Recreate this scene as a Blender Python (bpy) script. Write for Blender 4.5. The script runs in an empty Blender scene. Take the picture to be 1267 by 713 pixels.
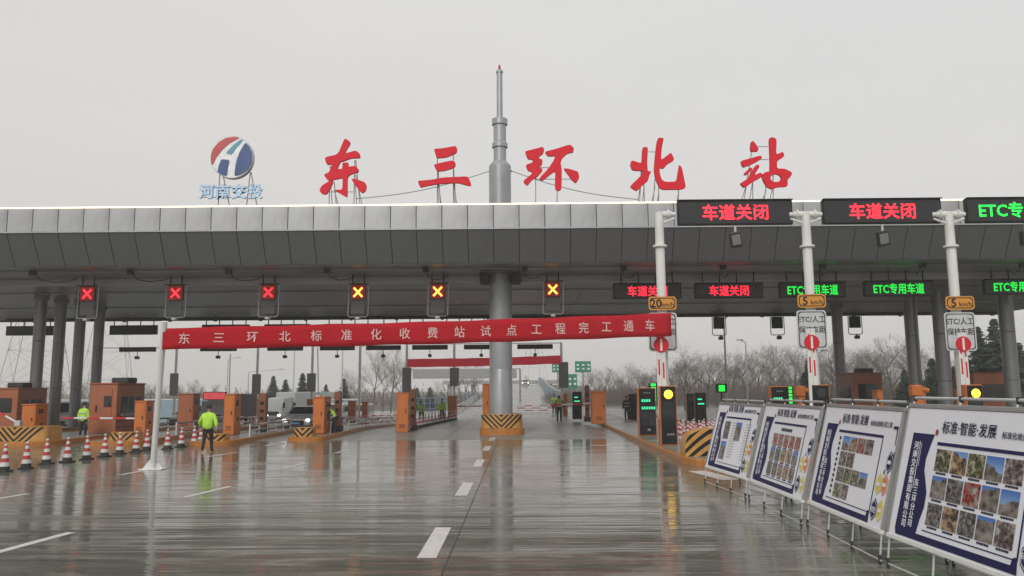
import bpy, math, random
from mathutils import Vector, Matrix, Quaternion, noise
R = math.radians
random.seed(11)
SC = bpy.context.scene
COL = SC.collection
# ------------------------------------------------------------------ camera
CAMZ = 2.35
cd = bpy.data.cameras.new('camera'); cam = bpy.data.objects.new('camera', cd); COL.objects.link(cam)
cd.sensor_width = 36; cd.lens = 36 * 960 / 1267; cd.clip_start = .1; cd.clip_end = 3000
CROT = Matrix.Rotation(R(.57), 3, 'Z') @ Matrix.Rotation(R(90 + 7.33), 3, 'X') @ Matrix.Rotation(R(-.38), 3, 'Z')
cam.matrix_world = Matrix.Translation((0, 0, CAMZ)) @ CROT.to_4x4()
SC.camera = cam
def ray(px, py): return CROT @ Vector(((px - 633.5) / 960, (356.5 - py) / 960, -1))
def P(px, py, D):                      # point on the plane y = D seen at that place of the photograph
    d = ray(px, py); return Vector((0, 0, CAMZ)) + d * (D / d.y)
def G(px, py, z=0):                    # point on the level z
    d = ray(px, py); return Vector((0, 0, CAMZ)) + d * ((z - CAMZ) / d.z)
def X(px, D, py=480): return P(px, py, D).x
def Z(py, D, px=640): return P(px, py, D).z
# ------------------------------------------------------------------ sky, sun, exposure
w = bpy.data.worlds.new('World'); SC.world = w; w.use_nodes = True
nt = w.node_tree; nt.nodes.clear(); N = nt.nodes.new; L = nt.links.new
out = N('ShaderNodeOutputWorld'); bg = N('ShaderNodeBackground'); L(bg.outputs[0], out.inputs[0])
sky = N('ShaderNodeTexSky'); sky.sky_type = 'NISHITA'; sky.sun_disc = False
sky.sun_elevation = R(34); sky.sun_rotation = R(194); sky.dust_density = 3
hs = N('ShaderNodeHueSaturation'); hs.inputs['Saturation'].default_value = .12; L(sky.outputs[0], hs.inputs['Color'])
tc = N('ShaderNodeTexCoord'); sp = N('ShaderNodeSeparateXYZ'); L(tc.outputs['Generated'], sp.inputs[0])
rp = N('ShaderNodeValToRGB'); L(sp.outputs['Z'], rp.inputs[0])
rp.color_ramp.elements[0].position = 0; rp.color_ramp.elements[0].color = (5.5, 5.35, 5.2, 1)
rp.color_ramp.elements[1].position = .6; rp.color_ramp.elements[1].color = (6.6, 6.6, 6.6, 1)
ns = N('ShaderNodeTexNoise'); ns.inputs['Scale'].default_value = 1.6; ns.inputs['Detail'].default_value = 3
mp = N('ShaderNodeMapping'); mp.inputs['Scale'].default_value = (1, 1, 4); L(tc.outputs['Generated'], mp.inputs[0]); L(mp.outputs[0], ns.inputs['Vector'])
mr = N('ShaderNodeMapRange'); mr.inputs['To Min'].default_value = .93; mr.inputs['To Max'].default_value = 1.06; L(ns.outputs[0], mr.inputs[0])
vm = N('ShaderNodeVectorMath'); vm.operation = 'SCALE'; L(rp.outputs[0], vm.inputs[0]); L(mr.outputs[0], vm.inputs['Scale'])
mx = N('ShaderNodeMixRGB'); mx.inputs[0].default_value = .12; L(vm.outputs[0], mx.inputs[1]); L(hs.outputs[0], mx.inputs[2])
wm = N('ShaderNodeMixRGB'); wm.blend_type = 'MULTIPLY'; wr = N('ShaderNodeMapRange'); wr.inputs['From Min'].default_value = .35; wr.inputs['From Max'].default_value = -.6; L(sp.outputs['X'], wr.inputs[0]); L(wr.outputs[0], wm.inputs[0]); L(mx.outputs[0], wm.inputs[1]); wm.inputs[2].default_value = (1.0, .985, .955, 1); L(wm.outputs[0], bg.inputs[0]); bg.inputs[1].default_value = .1
sd = bpy.data.lights.new('sun', 'SUN'); sd.energy = 1.2; sd.angle = R(25); sd.color = (1, .97, .93)
so = bpy.data.objects.new('sun', sd); COL.objects.link(so); so.rotation_euler = (R(56), 0, R(-14))
SC.view_settings.view_transform = 'Standard'; SC.view_settings.look = 'None'
SC.view_settings.exposure = 0.32; SC.view_settings.gamma = 1
SC.cycles.max_bounces = 6; SC.cycles.volume_bounces = 2
SC.cycles.use_denoising = True
# ------------------------------------------------------------------ materials
MC = {}
def mat(name, col=(.5, .5, .5), rough=.5, metal=0, var=.12, vscale=3, bump=0, bscale=20, emit=0, ecol=None, dirt=0, spec=None, coord='Object'):
    if name in MC: return MC[name]
    m = bpy.data.materials.new(name); m.use_nodes = True; t = m.node_tree; b = t.nodes['Principled BSDF']
    b.inputs['Roughness'].default_value = rough; b.inputs['Metallic'].default_value = metal
    if spec is not None: b.inputs['Specular IOR Level'].default_value = spec
    N = t.nodes.new; L = t.links.new
    tc = N('ShaderNodeTexCoord')
    n = N('ShaderNodeTexNoise'); n.inputs['Scale'].default_value = vscale; n.inputs['Detail'].default_value = 5; n.inputs['Roughness'].default_value = .65
    L(tc.outputs[coord], n.inputs['Vector'])
    r = N('ShaderNodeMapRange'); r.inputs['From Min'].default_value = .3; r.inputs['From Max'].default_value = .7
    r.inputs['To Min'].default_value = 1 - var; r.inputs['To Max'].default_value = 1 + var; L(n.outputs[0], r.inputs[0])
    v = N('ShaderNodeVectorMath'); v.operation = 'SCALE'; v.inputs[0].default_value = col[:3]; L(r.outputs[0], v.inputs['Scale'])
    src = v.outputs[0]
    if dirt:
        n2 = N('ShaderNodeTexNoise'); n2.inputs['Scale'].default_value = vscale * 2.3; n2.inputs['Detail'].default_value = 8
        mp = N('ShaderNodeMapping'); mp.inputs['Scale'].default_value = (1, 1, .25); L(tc.outputs[coord], mp.inputs[0]); L(mp.outputs[0], n2.inputs['Vector'])
        r2 = N('ShaderNodeMapRange'); r2.inputs['From Min'].default_value = .5; r2.inputs['From Max'].default_value = .75; r2.inputs['To Max'].default_value = dirt; L(n2.outputs[0], r2.inputs[0])
        mx = N('ShaderNodeMixRGB'); L(r2.outputs[0], mx.inputs[0]); L(src, mx.inputs[1]); mx.inputs[2].default_value = (.10, .085, .07, 1); src = mx.outputs[0]
    L(src, b.inputs['Base Color'])
    rr = N('ShaderNodeMapRange'); rr.inputs['To Min'].default_value = max(.02, rough - .08); rr.inputs['To Max'].default_value = min(1, rough + .08); L(n.outputs[0], rr.inputs[0]); L(rr.outputs[0], b.inputs['Roughness'])
    if bump:
        nb = N('ShaderNodeTexNoise'); nb.inputs['Scale'].default_value = bscale; nb.inputs['Detail'].default_value = 4; L(tc.outputs[coord], nb.inputs['Vector'])
        bp = N('ShaderNodeBump'); bp.inputs['Strength'].default_value = 1; bp.inputs['Distance'].default_value = bump; L(nb.outputs[0], bp.inputs['Height']); L(bp.outputs[0], b.inputs['Normal'])
    if emit:
        b.inputs['Emission Color'].default_value = (*(ecol or col)[:3], 1); b.inputs['Emission Strength'].default_value = emit
    MC[name] = m; return m
def concrete(name, c0, c1, r0, r1, ripple, fine):
    m = bpy.data.materials.new(name); m.use_nodes = True; t = m.node_tree; b = t.nodes['Principled BSDF']; N = t.nodes.new; L = t.links.new
    tc = N('ShaderNodeTexCoord')
    def nz(scale, det, s=(1, 1, 1), ro=.5, dist=0):
        mp = N('ShaderNodeMapping'); mp.inputs['Scale'].default_value = s; L(tc.outputs['Object'], mp.inputs[0])
        n = N('ShaderNodeTexNoise'); n.inputs['Scale'].default_value = scale; n.inputs['Detail'].default_value = det; n.inputs['Roughness'].default_value = ro; n.inputs['Distortion'].default_value = dist
        L(mp.outputs[0], n.inputs['Vector']); return n.outputs[0]
    def rng(x, a, bb, c, d):
        r = N('ShaderNodeMapRange'); L(x, r.inputs[0])
        for i, k in enumerate((a, bb, c, d)): r.inputs[1 + i].default_value = k
        return r.outputs[0]
    def mth(op, a, bb):
        q = N('ShaderNodeMath'); q.operation = op
        for i, k in enumerate((a, bb)):
            if isinstance(k, (int, float)): q.inputs[i].default_value = k
            else: L(k, q.inputs[i])
        return q.outputs[0]
    big = nz(.35, 4, (1, .6, 1)); med = nz(3, 6, (.5, 1.4, 1)); sm = nz(40, 3)
    streak = nz(1.2, 5, (.25, 4, 1), .6, .3)
    ca = N('ShaderNodeMixRGB'); ca.inputs[1].default_value = (*c0, 1); ca.inputs[2].default_value = (*c1, 1)
    L(rng(mth('ADD', mth('MULTIPLY', big, .6), mth('MULTIPLY', med, .4)), .35, .65, 0, 1), ca.inputs[0])
    cb = N('ShaderNodeMixRGB'); cb.blend_type = 'MULTIPLY'; cb.inputs[0].default_value = 1; L(ca.outputs[0], cb.inputs[1])
    g = rng(sm, .3, .7, .82, 1.15); g2 = mth('MULTIPLY', g, rng(streak, .3, .7, .74, 1.2)); cc = N('ShaderNodeCombineXYZ')
    for i in range(3): L(g2, cc.inputs[i])
    L(cc.outputs[0], cb.inputs[2])
    st = N('ShaderNodeMixRGB'); L(cb.outputs[0], st.inputs[1]); st.inputs[2].default_value = (.10, .075, .055, 1)
    L(rng(nz(.55, 4, (1, .5, 1), .6, .5), .55, .75, 0, .3), st.inputs[0])
    patch = rng(nz(.9, 6, (.45, 1.5, 1), .6, .8), .52, .60, 0, 1)
    lt = N('ShaderNodeMixRGB'); lt.blend_type = 'MULTIPLY'; L(st.outputs[0], lt.inputs[1]); lt.inputs[2].default_value = (1.35, 1.35, 1.33, 1); L(patch, lt.inputs[0]); L(lt.outputs[0], b.inputs['Base Color'])
    L(mth('ADD', mth('MULTIPLY', patch, .10), mth('ADD', rng(streak, .35, .65, 0, (r1 - r0) * .5), rng(big, .35, .65, r0, r0 + (r1 - r0) * .5))), b.inputs['Roughness'])
    rip = nz(1, 4, (.09, 1.35, 1), .55, .35); rip2 = nz(1, 2, (.5, 7.5, 1), .5, .2)
    b1 = N('ShaderNodeBump'); b1.inputs['Strength'].default_value = 1; b1.inputs['Distance'].default_value = ripple; L(rip, b1.inputs['Height'])
    b2 = N('ShaderNodeBump'); b2.inputs['Strength'].default_value = 1; b2.inputs['Distance'].default_value = fine; L(rip2, b2.inputs['Height']); L(b1.outputs[0], b2.inputs['Normal'])
    L(b2.outputs[0], b.inputs['Normal'])
    return m
M_WET = concrete('wet_concrete', (.100, .100, .080), (.175, .172, .142), .03, .17, .021, .0030)
M_DRY = concrete('damp_concrete', (.20, .195, .18), (.27, .265, .25), .22, .42, .006, .001)
M_FAR = concrete('far_wet_concrete', (.15, .148, .14), (.22, .215, .2), .15, .35, .01, .001)
M_SOIL = mat('soil_and_dead_grass', (.11, .095, .065), .9, var=.4, vscale=.2, bump=.03, bscale=3)
M_PANEL = mat('aluminium_panel', (.385, .392, .405), .34, .3, var=.08, vscale=.6, dirt=.3)
M_PANEL2 = mat('shaded_fascia_panel', (.120, .125, .130), .42, .25, var=.12, vscale=.6, dirt=.1)  # panel metal darkened in colour for the shade of its downward-facing slope
M_SOFF = mat('glossy_soffit_panel', (.20, .20, .198), .38, .3, var=.12, vscale=.35)
M_BEAM = mat('soffit_beam_metal', (.38, .375, .37), .3, .3, var=.06)
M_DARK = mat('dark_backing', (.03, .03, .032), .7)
M_COLM = mat('brushed_column_steel', (.19, .195, .20), .33, .45, var=.06, vscale=1, dirt=.15)
M_MAST = mat('mast_steel_grey', (.33, .345, .36), .36, .3, var=.08, vscale=1, dirt=.25)
M_ORNG = mat('orange_enamel', (.52, .145, .024), .38, var=.10, vscale=1.5, dirt=.2)
M_ORBR = mat('brown_orange_booth_paint', (.33, .10, .038), .5, var=.12, vscale=1.2, dirt=.2)
M_BRWN = mat('brown_column_paint', (.19, .062, .025), .5, var=.12, dirt=.2)
M_KERB = mat('orange_kerb_paint', (.44, .165, .028), .35, var=.18, vscale=2, dirt=.55, bump=.002)
M_YEL = mat('yellow_chevron_paint', (.50, .25, .055), .4, var=.12, vscale=3, dirt=.35)
M_BLK = mat('black_enamel', (.010, .010, .012), .4, spec=.25, var=.2)
M_BLKM = mat('matt_black_plastic', (.022, .022, .024), .6, var=.2)
M_WHT = mat('white_paint', (.66, .66, .64), .4, var=.05, vscale=4, dirt=.12)
M_LINE = mat('road_line_paint', (.62, .61, .58), .35, var=.15, vscale=5, dirt=.3)
M_RED = mat('sign_red', (.55, .014, .025), .5, spec=.25, var=.08, vscale=2)
M_REDS = mat('letter_red', (.66, .012, .03), .6, spec=.2, var=.06, vscale=1.2, dirt=.08)
M_BAN = mat('banner_red_cloth', (.66, .042, .062), .8, spec=.15, var=.12, vscale=1.2, bump=.01, bscale=3)
def cloth(m):
    t = m.node_tree; b = t.nodes['Principled BSDF']; tr = t.nodes.new('ShaderNodeBsdfTranslucent'); tr.inputs[0].default_value = (.85, .05, .08, 1)
    mx = t.nodes.new('ShaderNodeMixShader'); mx.inputs[0].default_value = .6; t.links.new(b.outputs[0], mx.inputs[1]); t.links.new(tr.outputs[0], mx.inputs[2]); t.links.new(mx.outputs[0], t.nodes['Material Output'].inputs[0])
cloth(M_BAN)
M_BAN2 = mat('brightened_banner_cloth', (.85, .11, .14), .8, spec=.15, var=.08); cloth(M_BAN2)  # red brightened to make up for the shade the small banner hangs in
M_BANT = mat('banner_pink_lettering', (.70, .42, .40), .7)
M_CONR = mat('cone_red_band', (.42, .03, .04), .5, var=.12); M_CONW = mat('cone_white_band', (.62, .60, .58), .45, var=.1, vscale=6, dirt=.3)
M_CONB = mat('cone_black_rubber', (.02, .02, .02), .7)
M_GREY = mat('grey_metal', (.28, .28, .28), .4, .4); M_LGREY = mat('light_grey_tube', (.50, .50, .50), .35, .3, dirt=.15)
M_GLASS = mat('dark_glass', (.02, .022, .025), .08, var=.1)
M_PLATEY = mat('yellow_sign_plate', (.58, .25, .03), .4, var=.05); M_PLATEW = mat('white_sign_plate', (.50, .51, .52), .4, var=.05, dirt=.15)
M_LEDR = mat('led_red', (.9, .02, .03), .5, emit=1.6, ecol=(1, .015, .04)); M_LEDG = mat('led_green', (.02, .8, .1), .5, emit=.8, ecol=(.005, 1, .06))
M_LEDC = mat('led_mint', (.05, .8, .4), .5, emit=.9, ecol=(.04, .8, .33))
M_LEDX = mat('led_cross_red', (.9, .02, .03), .5, emit=1.25, ecol=(1, .03, .05)); M_LEDY = mat('led_cross_amber', (1, .6, .1), .5, emit=2.2, ecol=(1, .42, .06))
M_LEDH = mat('led_red_glow_panel', (.3, .01, .01), .5, emit=.09, ecol=(.8, .02, .02))
M_AMB = mat('amber_lamp', (1, .7, .1), .4, emit=2.4, ecol=(1, .50, .015)); M_HEAD = mat('headlamp', (1, 1, 1), .3, emit=5, ecol=(1, .98, .93))
M_STRIP = mat('warm_edge_light', (1, .85, .6), .4, emit=1.5, ecol=(1, .86, .62))
M_LENS = mat('recessed_lamp_glass', (.65, .65, .63), .3)
M_NAVY = mat('poster_navy', (.014, .015, .075), .5, spec=.2, var=.05); M_POST = mat('poster_white', (.74, .745, .80), .32, var=.04, vscale=1)
M_TXT = mat('poster_black_text', (.018, .020, .05), .5, spec=.2); M_PW = mat('poster_white_text', (.75, .76, .8), .4)
M_PY = mat('poster_yellow', (.62, .52, .10), .4); M_PO = mat('poster_orange', (.60, .20, .07), .4)
M_ALU = mat('grey_aluminium_edge', (.30, .30, .30), .35, .4)
M_SKIN = mat('skin', (.42, .26, .19), .6); M_HAIR = mat('black_hair', (.015, .013, .012), .7)
M_HIVIS = mat('lime_hi_vis_fabric', (.42, .72, .06), .75, var=.12, vscale=6, bump=.01, bscale=8)
M_REFL = mat('grey_reflective_tape', (.55, .56, .52), .4); M_NCLO = mat('dark_navy_cloth', (.015, .017, .025), .85, var=.2, vscale=8)
M_GRN = mat('green_road_sign', (.03, .20, .13), .5); M_BLUE = mat('blue_barrier_paint', (.10, .22, .32), .5, var=.1)
M_BLUEP = mat('pale_blue_hoarding', (.22, .30, .36), .6, var=.1); M_CARS = mat('silver_car_paint', (.34, .35, .36), .28, .15, var=.05)
M_CARW = mat('white_car_paint', (.45, .46, .46), .3, var=.05); M_TYRE = mat('tyre_rubber', (.02, .02, .02), .8)
M_BARK = mat('grey_bark', (.085, .072, .06), .9, var=.3, vscale=2); M_TWIG = mat('bare_twigs', (.14, .12, .105), .9, var=.25, vscale=1)
M_FIR = mat('fir_needles', (.040, .062, .045), .85, var=.45, vscale=1.5); M_PYL = mat('galvanised_lattice', (.24, .24, .24), .6, .3)
M_LB = mat('pale_blue_letters', (.50, .66, .80), .4); M_LB2 = mat('blue_letter_edge', (.10, .30, .62), .4)
M_TEAL = mat('logo_teal', (.07, .28, .36), .35); M_LRED = mat('logo_red', (.45, .045, .05), .35, var=.2, vscale=1); M_LNAV = mat('logo_navy', (.02, .055, .19), .35, var=.3, vscale=1); M_LWHT = mat('logo_white', (.75, .76, .78), .35)
# ------------------------------------------------------------------ mesh helpers
class MB:
    def __init__(s): s.v = []; s.f = []; s.mi = []; s.sm = []; s.mats = []
    def m(s, mt):
        if mt not in s.mats: s.mats.append(mt)
        return s.mats.index(mt)
    def add(s, vs, fs, mt, smooth=False):
        o = len(s.v); s.v += [Vector(a) for a in vs]; i = s.m(mt)
        for f in fs: s.f.append([o + k for k in f]); s.mi.append(i); s.sm.append(smooth)
    def box(s, a, b, mt, M=None):
        x0, y0, z0 = a; x1, y1, z1 = b
        vs = [Vector(p) for p in ((x0, y0, z0), (x1, y0, z0), (x1, y1, z0), (x0, y1, z0), (x0, y0, z1), (x1, y0, z1), (x1, y1, z1), (x0, y1, z1))]
        if M: vs = [M @ q for q in vs]
        s.add(vs, [(3, 2, 1, 0), (4, 5, 6, 7), (0, 1, 5, 4), (1, 2, 6, 5), (2, 3, 7, 6), (3, 0, 4, 7)], mt)
    def cbox(s, a, b, mt, bev=.02, M=None):       # box with chamfered edges
        x0, y0, z0 = a; x1, y1, z1 = b; c = min(bev, (x1 - x0) / 3, (y1 - y0) / 3, (z1 - z0) / 3)
        ring = lambda i, z: [(x0 + i + c, y0 + i, z), (x1 - i - c, y0 + i, z), (x1 - i, y0 + i + c, z), (x1 - i, y1 - i - c, z), (x1 - i - c, y1 - i, z), (x0 + i + c, y1 - i, z), (x0 + i, y1 - i - c, z), (x0 + i, y0 + i + c, z)]
        rs = [ring(c, z0), ring(0, z0 + c), ring(0, z1 - c), ring(c, z1)]
        vs = [Vector(p) for r in rs for p in r]
        if M: vs = [M @ q for q in vs]
        fs = [list(range(7, -1, -1)), list(range(24, 32))]
        for k in range(3):
            for j in range(8): fs.append((k * 8 + j, k * 8 + (j + 1) % 8, k * 8 + 8 + (j + 1) % 8, k * 8 + 8 + j))
        s.add(vs, fs, mt)
    def tube(s, a, b, r, mt, n=10, r2=None):
        a = Vector(a); b = Vector(b); r2 = r if r2 is None else r2; d = (b - a)
        if d.length < 1e-6: return
        q = d.normalized().to_track_quat('Z', 'Y'); vs = []
        for p, rr in ((a, r), (b, r2)):
            for k in range(n): t = 2 * math.pi * k / n; vs.append(p + q @ Vector((rr * math.cos(t), rr * math.sin(t), 0)))
        o = len(s.v); s.add(vs, [(k, (k + 1) % n, n + (k + 1) % n, n + k) for k in range(n)], mt, True)
        i = s.m(mt)
        for f in (list(range(n - 1, -1, -1)), list(range(n, 2 * n))): s.f.append([o + k for k in f]); s.mi.append(i); s.sm.append(False)
    def path(s, pts, r, mt, n=8):
        for a, b in zip(pts, pts[1:]): s.tube(a, b, r, mt, n)
    def lathe(s, prof, mt, c=(0, 0, 0), n=24, M=None, smooth=True):
        vs = []
        for (r, z) in prof:
            for k in range(n): t = 2 * math.pi * k / n; vs.append(Vector(c) + Vector((r * math.cos(t), r * math.sin(t), z)))
        if M: vs = [M @ q for q in vs]
        fs = []
        for j in range(len(prof) - 1):
            for k in range(n): fs.append((j * n + k, j * n + (k + 1) % n, (j + 1) * n + (k + 1) % n, (j + 1) * n + k))
        s.add(vs, fs, mt, smooth)
        s.add([vs[k] for k in range(n)][::-1], [list(range(n))], mt); s.add([vs[-n + k] for k in range(n)], [list(range(n))], mt)
    def prism(s, pts, y0, y1, mt, M=None):         # outline in x,z extruded along y
        n = len(pts); vs = [Vector((p[0], y0, p[1])) for p in pts] + [Vector((p[0], y1, p[1])) for p in pts]
        if M: vs = [M @ q for q in vs]
        s.add(vs, [list(range(n)), list(range(2 * n - 1, n - 1, -1))] + [(k, n + k, n + (k + 1) % n, (k + 1) % n) for k in range(n)], mt)
    def mesh(s, name):
        me = bpy.data.meshes.new(name); me.from_pydata([tuple(a) for a in s.v], [], s.f)
        for x in s.mats: me.materials.append(x)
        me.polygons.foreach_set('material_index', s.mi); me.polygons.foreach_set('use_smooth', s.sm); me.update(); me.set_sharp_from_angle(angle=R(28)); return me
    def build(s, name, parent=None, **k): return link(name, s.mesh(name), parent, **k)
def link(name, me, parent=None, loc=None, rot=None, **k):
    o = bpy.data.objects.new(name, me); COL.objects.link(o)
    if parent: o.parent = parent
    if loc is not None: o.location = loc
    if rot is not None: o.rotation_euler = rot
    return tag(o, **k)
def tag(o, label=None, cat=None, group=None, kind=None):
    if label: o['label'] = label
    if cat: o['category'] = cat
    if group: o['group'] = group
    if kind: o['kind'] = kind
    return o
def thing(name, label, cat, loc=(0, 0, 0), rz=0, group=None):
    o = bpy.data.objects.new(name, None); COL.objects.link(o); o.location = loc; o.rotation_euler = (0, 0, rz); o.empty_display_size = .2
    return tag(o, label, cat, group)
def copy_tree(o, parent=None, loc=None, rz=None, label=None):
    c = o.copy(); COL.objects.link(c); c.parent = parent
    if loc is not None: c.location = loc
    if rz is not None: c.rotation_euler.z = rz
    if label: c['label'] = label
    for ch in list(o.children): copy_tree(ch, c)
    return c
def box(name, a, b, mt, parent=None, bev=0, **k):
    m = MB(); (m.cbox(a, b, mt, bev) if bev else m.box(a, b, mt)); return m.build(name, parent, **k)
_tm = {}
def from_curve(cu, mt, name):
    o = bpy.data.objects.new('tmp', cu); COL.objects.link(o); dg = bpy.context.evaluated_depsgraph_get()
    me = bpy.data.meshes.new_from_object(o.evaluated_get(dg), depsgraph=dg); COL.objects.unlink(o); bpy.data.objects.remove(o); bpy.data.curves.remove(cu)
    me.materials.clear(); me.materials.append(mt); me.name = name; return me
def text_mesh(s, size, mt, bold=0, depth=.01, sx=1, space=1, align='CENTER', line=1):
    k = (s, size, mt.name, bold, depth, sx, space, align)
    if k in _tm: return _tm[k]
    cu = bpy.data.curves.new('t', 'FONT'); cu.body = s; cu.size = size; cu.offset = bold * size; cu.extrude = depth / 2; cu.resolution_u = 2
    cu.space_character = space; cu.align_x = align; cu.align_y = 'CENTER'; cu.space_line = line
    me = from_curve(cu, mt, 'lettering')
    M = Matrix.Diagonal((sx, 1, 1, 1)); me.transform(M)
    # centre on what is drawn
    if me.vertices and align == 'CENTER':
        ys = [v.co.y for v in me.vertices]; xs = [v.co.x for v in me.vertices]
        me.transform(Matrix.Translation((-(min(xs) + max(xs)) / 2, -(min(ys) + max(ys)) / 2, 0)))
    _tm[k] = me; return me
def text(s, size, mt, loc, parent=None, name='lettering', **k):
    o = link(name, text_mesh(s, size, mt, **k), parent, loc, (R(90), 0, 0)); return o
def outline_mesh(polys, mt, depth, D, ox, oy, sc, y_off=0, cut=.22, base=None):
    """Filled outlines traced as signwriting, cut from sheet of real depth; holes come from inner loops."""
    groups = [[p] for p in polys]
    if len(polys) > 1 and len(polys[-1]) == 12: groups = [[p] for p in polys[:-2]] + [polys[-2:]]
    import bmesh
    bm = bmesh.new()
    for gi, grp in enumerate(groups):
        cu = bpy.data.curves.new('c', 'CURVE'); cu.dimensions = '2D'; cu.fill_mode = 'BOTH'; cu.extrude = depth / 2
        for pl in grp:
            pts = []; n = len(pl)
            for i in range(n):
                a = Vector(pl[i - 1]); b = Vector(pl[i]); c = Vector(pl[(i + 1) % n])
                pts += [b + (a - b) * cut, b + (a - b) * cut * .3 + (c - b) * cut * .3, b + (c - b) * cut] if cut else [b]
            sp_ = cu.splines.new('POLY'); sp_.points.add(len(pts) - 1); sp_.use_cyclic_u = True
            for q, p in zip(sp_.points, pts):
                wv = P(ox + p.x / sc, oy + p.y / sc, D); q.co = (wv.x - base.x, wv.z - base.z, 0, 1)
        me = from_curve(cu, mt, 'cut_outline'); me.transform(Matrix.Rotation(R(90), 4, 'X')); me.transform(Matrix.Translation((0, y_off - .004 * gi, 0))); bm.from_mesh(me)
    me = bpy.data.meshes.new('cut_outline'); bm.to_mesh(me); bm.free(); me.materials.append(mt); return me
def sstep(a, b, x): t = max(0, min(1, (x - a) / (b - a))); return t * t * (3 - 2 * t)
def gz(x, y):
    left = -.03 * max(0, min(y, 90) - 45) * sstep(-3, -10, x)
    rise = 3.2 * sstep(95, 215, y) * sstep(-14, -6, x) * (1 - sstep(14, 22, x))
    return left + rise
ORD = ['first', 'second', 'third', 'fourth', 'fifth', 'sixth', 'seventh', 'eighth', 'ninth', 'tenth', 'eleventh', 'twelfth', 'thirteenth', 'fourteenth', 'fifteenth', 'sixteenth', 'seventeenth', 'eighteenth']
# ------------------------------------------------------------------ ground and road
def sheet(name, xs, ys, dz, mt, parent=None, **k):
    vs = [(x, y, gz(x, y) + dz) for y in ys for x in xs]; nx = len(xs)
    fs = [(j * nx + i, j * nx + i + 1, (j + 1) * nx + i + 1, (j + 1) * nx + i) for j in range(len(ys) - 1) for i in range(nx - 1)]
    m = MB(); m.add(vs, fs, mt, True); return m.build(name, parent, **k)
def lin(a, b, n): return [a + (b - a) * i / n for i in range(n + 1)]
xs0 = sorted(set([-900, -400, -200, -120] + lin(-90, 90, 60) + [120, 200, 400, 900]))
sheet('ground', xs0, [-60, -20] + lin(0, 300, 75) + [400, 600, 900], -.10, M_SOIL, kind='structure')
road = sheet('road', lin(-50, 50, 50), [-15] + lin(0, 36, 6), 0, M_WET, kind='structure')
sheet('covered_pavement', lin(-50, 50, 50), lin(36, 62, 13), 0, M_DRY, kind='structure')
sheet('far_road', lin(-50, 30, 40), lin(62, 130, 34), 0, M_FAR, kind='structure')
sheet('ramp_road', lin(-9, 5, 14), lin(130, 260, 52), 0, M_FAR, kind='structure')
def strip(a, b, wd, mt, dz=.004, name='lane_marking', par=None):
    a = Vector((a[0], a[1])); b = Vector((b[0], b[1])); d = (b - a); n = max(1, int(d.length / 2)); q = Vector((-d.y, d.x)).normalized() * wd / 2
    m = MB(); vs = []
    for i in range(n + 1):
        p = a + d * i / n
        for s in (-1, 1): c = p + q * s; vs.append((c.x, c.y, gz(c.x, c.y) + dz))
    m.add(vs, [(2 * i, 2 * i + 1, 2 * i + 3, 2 * i + 2) if d.y < 0 or True else 0 for i in range(n)], mt)
    me = m.mesh(name)
    me.flip_normals() if me.polygons[0].normal.z < 0 else None
    o = link(name, me, par); return o
for yc in (12.4, 18.7, 25, 31, 36.6): strip((-1.33, yc - 1.2), (-1.33, yc + 1.2), .27, M_LINE, par=road)
for (a, b, c, d, wd) in ((-60, 699, 88, 659, .17), (227, 616, 285, 602, .16), (148, 588, 192, 580, .16), (252, 566, 293, 560, .16), (-30, 622, 35, 611, .16), (348, 580, 379, 573, .16), (414, 561, 434, 556, .16), (328, 552, 358, 546, .16), (452, 547, 470, 544.5, .16), (862, 583, 905, 594, .5), (455, 522.5, 500, 517, .15), (730, 551, 760, 551.5, .3)):
    strip(G(a, b), G(c, d), wd, M_LINE, par=road)
M_SEAL = mat('joint_sealant', (.03, .028, .026), .6)
for x in (-1.02,): strip((x, 1), (x, 36), .018, M_SEAL, .003, 'slab_joint', road)
for y in (24, 36): strip((-45, y), (45, y), .015, M_SEAL, .0025, 'slab_joint', road)
for x in (-3.6, 2.1, -8): strip((x, 36.2), (x, 61), .02, M_SEAL, .003, 'slab_joint', road)
# ------------------------------------------------------------------ canopy
FY = 36.0; zt = Z(252.5, FY); zm = Z(282.3, FY); zb = Z(326, FY + .85); XL, XR = -39.04, 37.82; PW = 1.22; zs = zb - .34; BY = 60.6
can = thing('toll_canopy', 'long grey metal panel canopy spanning all the toll lanes', 'toll canopy', (0, FY, 0))
def cb(name, a, b, mt, **k): return box(name, (a[0], a[1] - FY, a[2]), (b[0], b[1] - FY, b[2]), mt, can, **k)
cb('roof_slab', (XL + .05, FY + .95, zb + .06), (XR - .05, BY - .1, zt - .25), M_DARK)
def fbk():
    m = MB(); m.prism([(0, 0)], 0, 0, M_DARK) if 0 else None
    vs = [(XL, .06, zt - .03), (XR, .06, zt - .03), (XL, .06, zm), (XR, .06, zm), (XL, .92, zb + .02), (XR, .92, zb + .02)]
    m.add(vs, [(0, 2, 3, 1), (2, 4, 5, 3)], M_DARK); return m.build('fascia_backing', can)
fbk()
n = int(round((XR - XL) / PW))
mu = MB(); mu.cbox((.014, 0, .02), (PW - .014, .045, zt - zm - .02), M_PANEL, .012); mu = mu.mesh('panel')
hh = zm - zb; ln = math.hypot(hh, .85); an = math.atan2(.85, hh)
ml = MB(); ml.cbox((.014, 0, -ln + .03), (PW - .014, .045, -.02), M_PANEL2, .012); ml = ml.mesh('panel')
for i in range(n):
    x = XL + i * PW
    link('panel', mu, can, (x, 0, zm)); link('panel', ml, can, (x, 0, zm), (an, 0, 0))
cb('drip_edge', (XL, FY - .03, zm - .035), (XR, FY + .03, zm + .02), M_PANEL)
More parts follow.
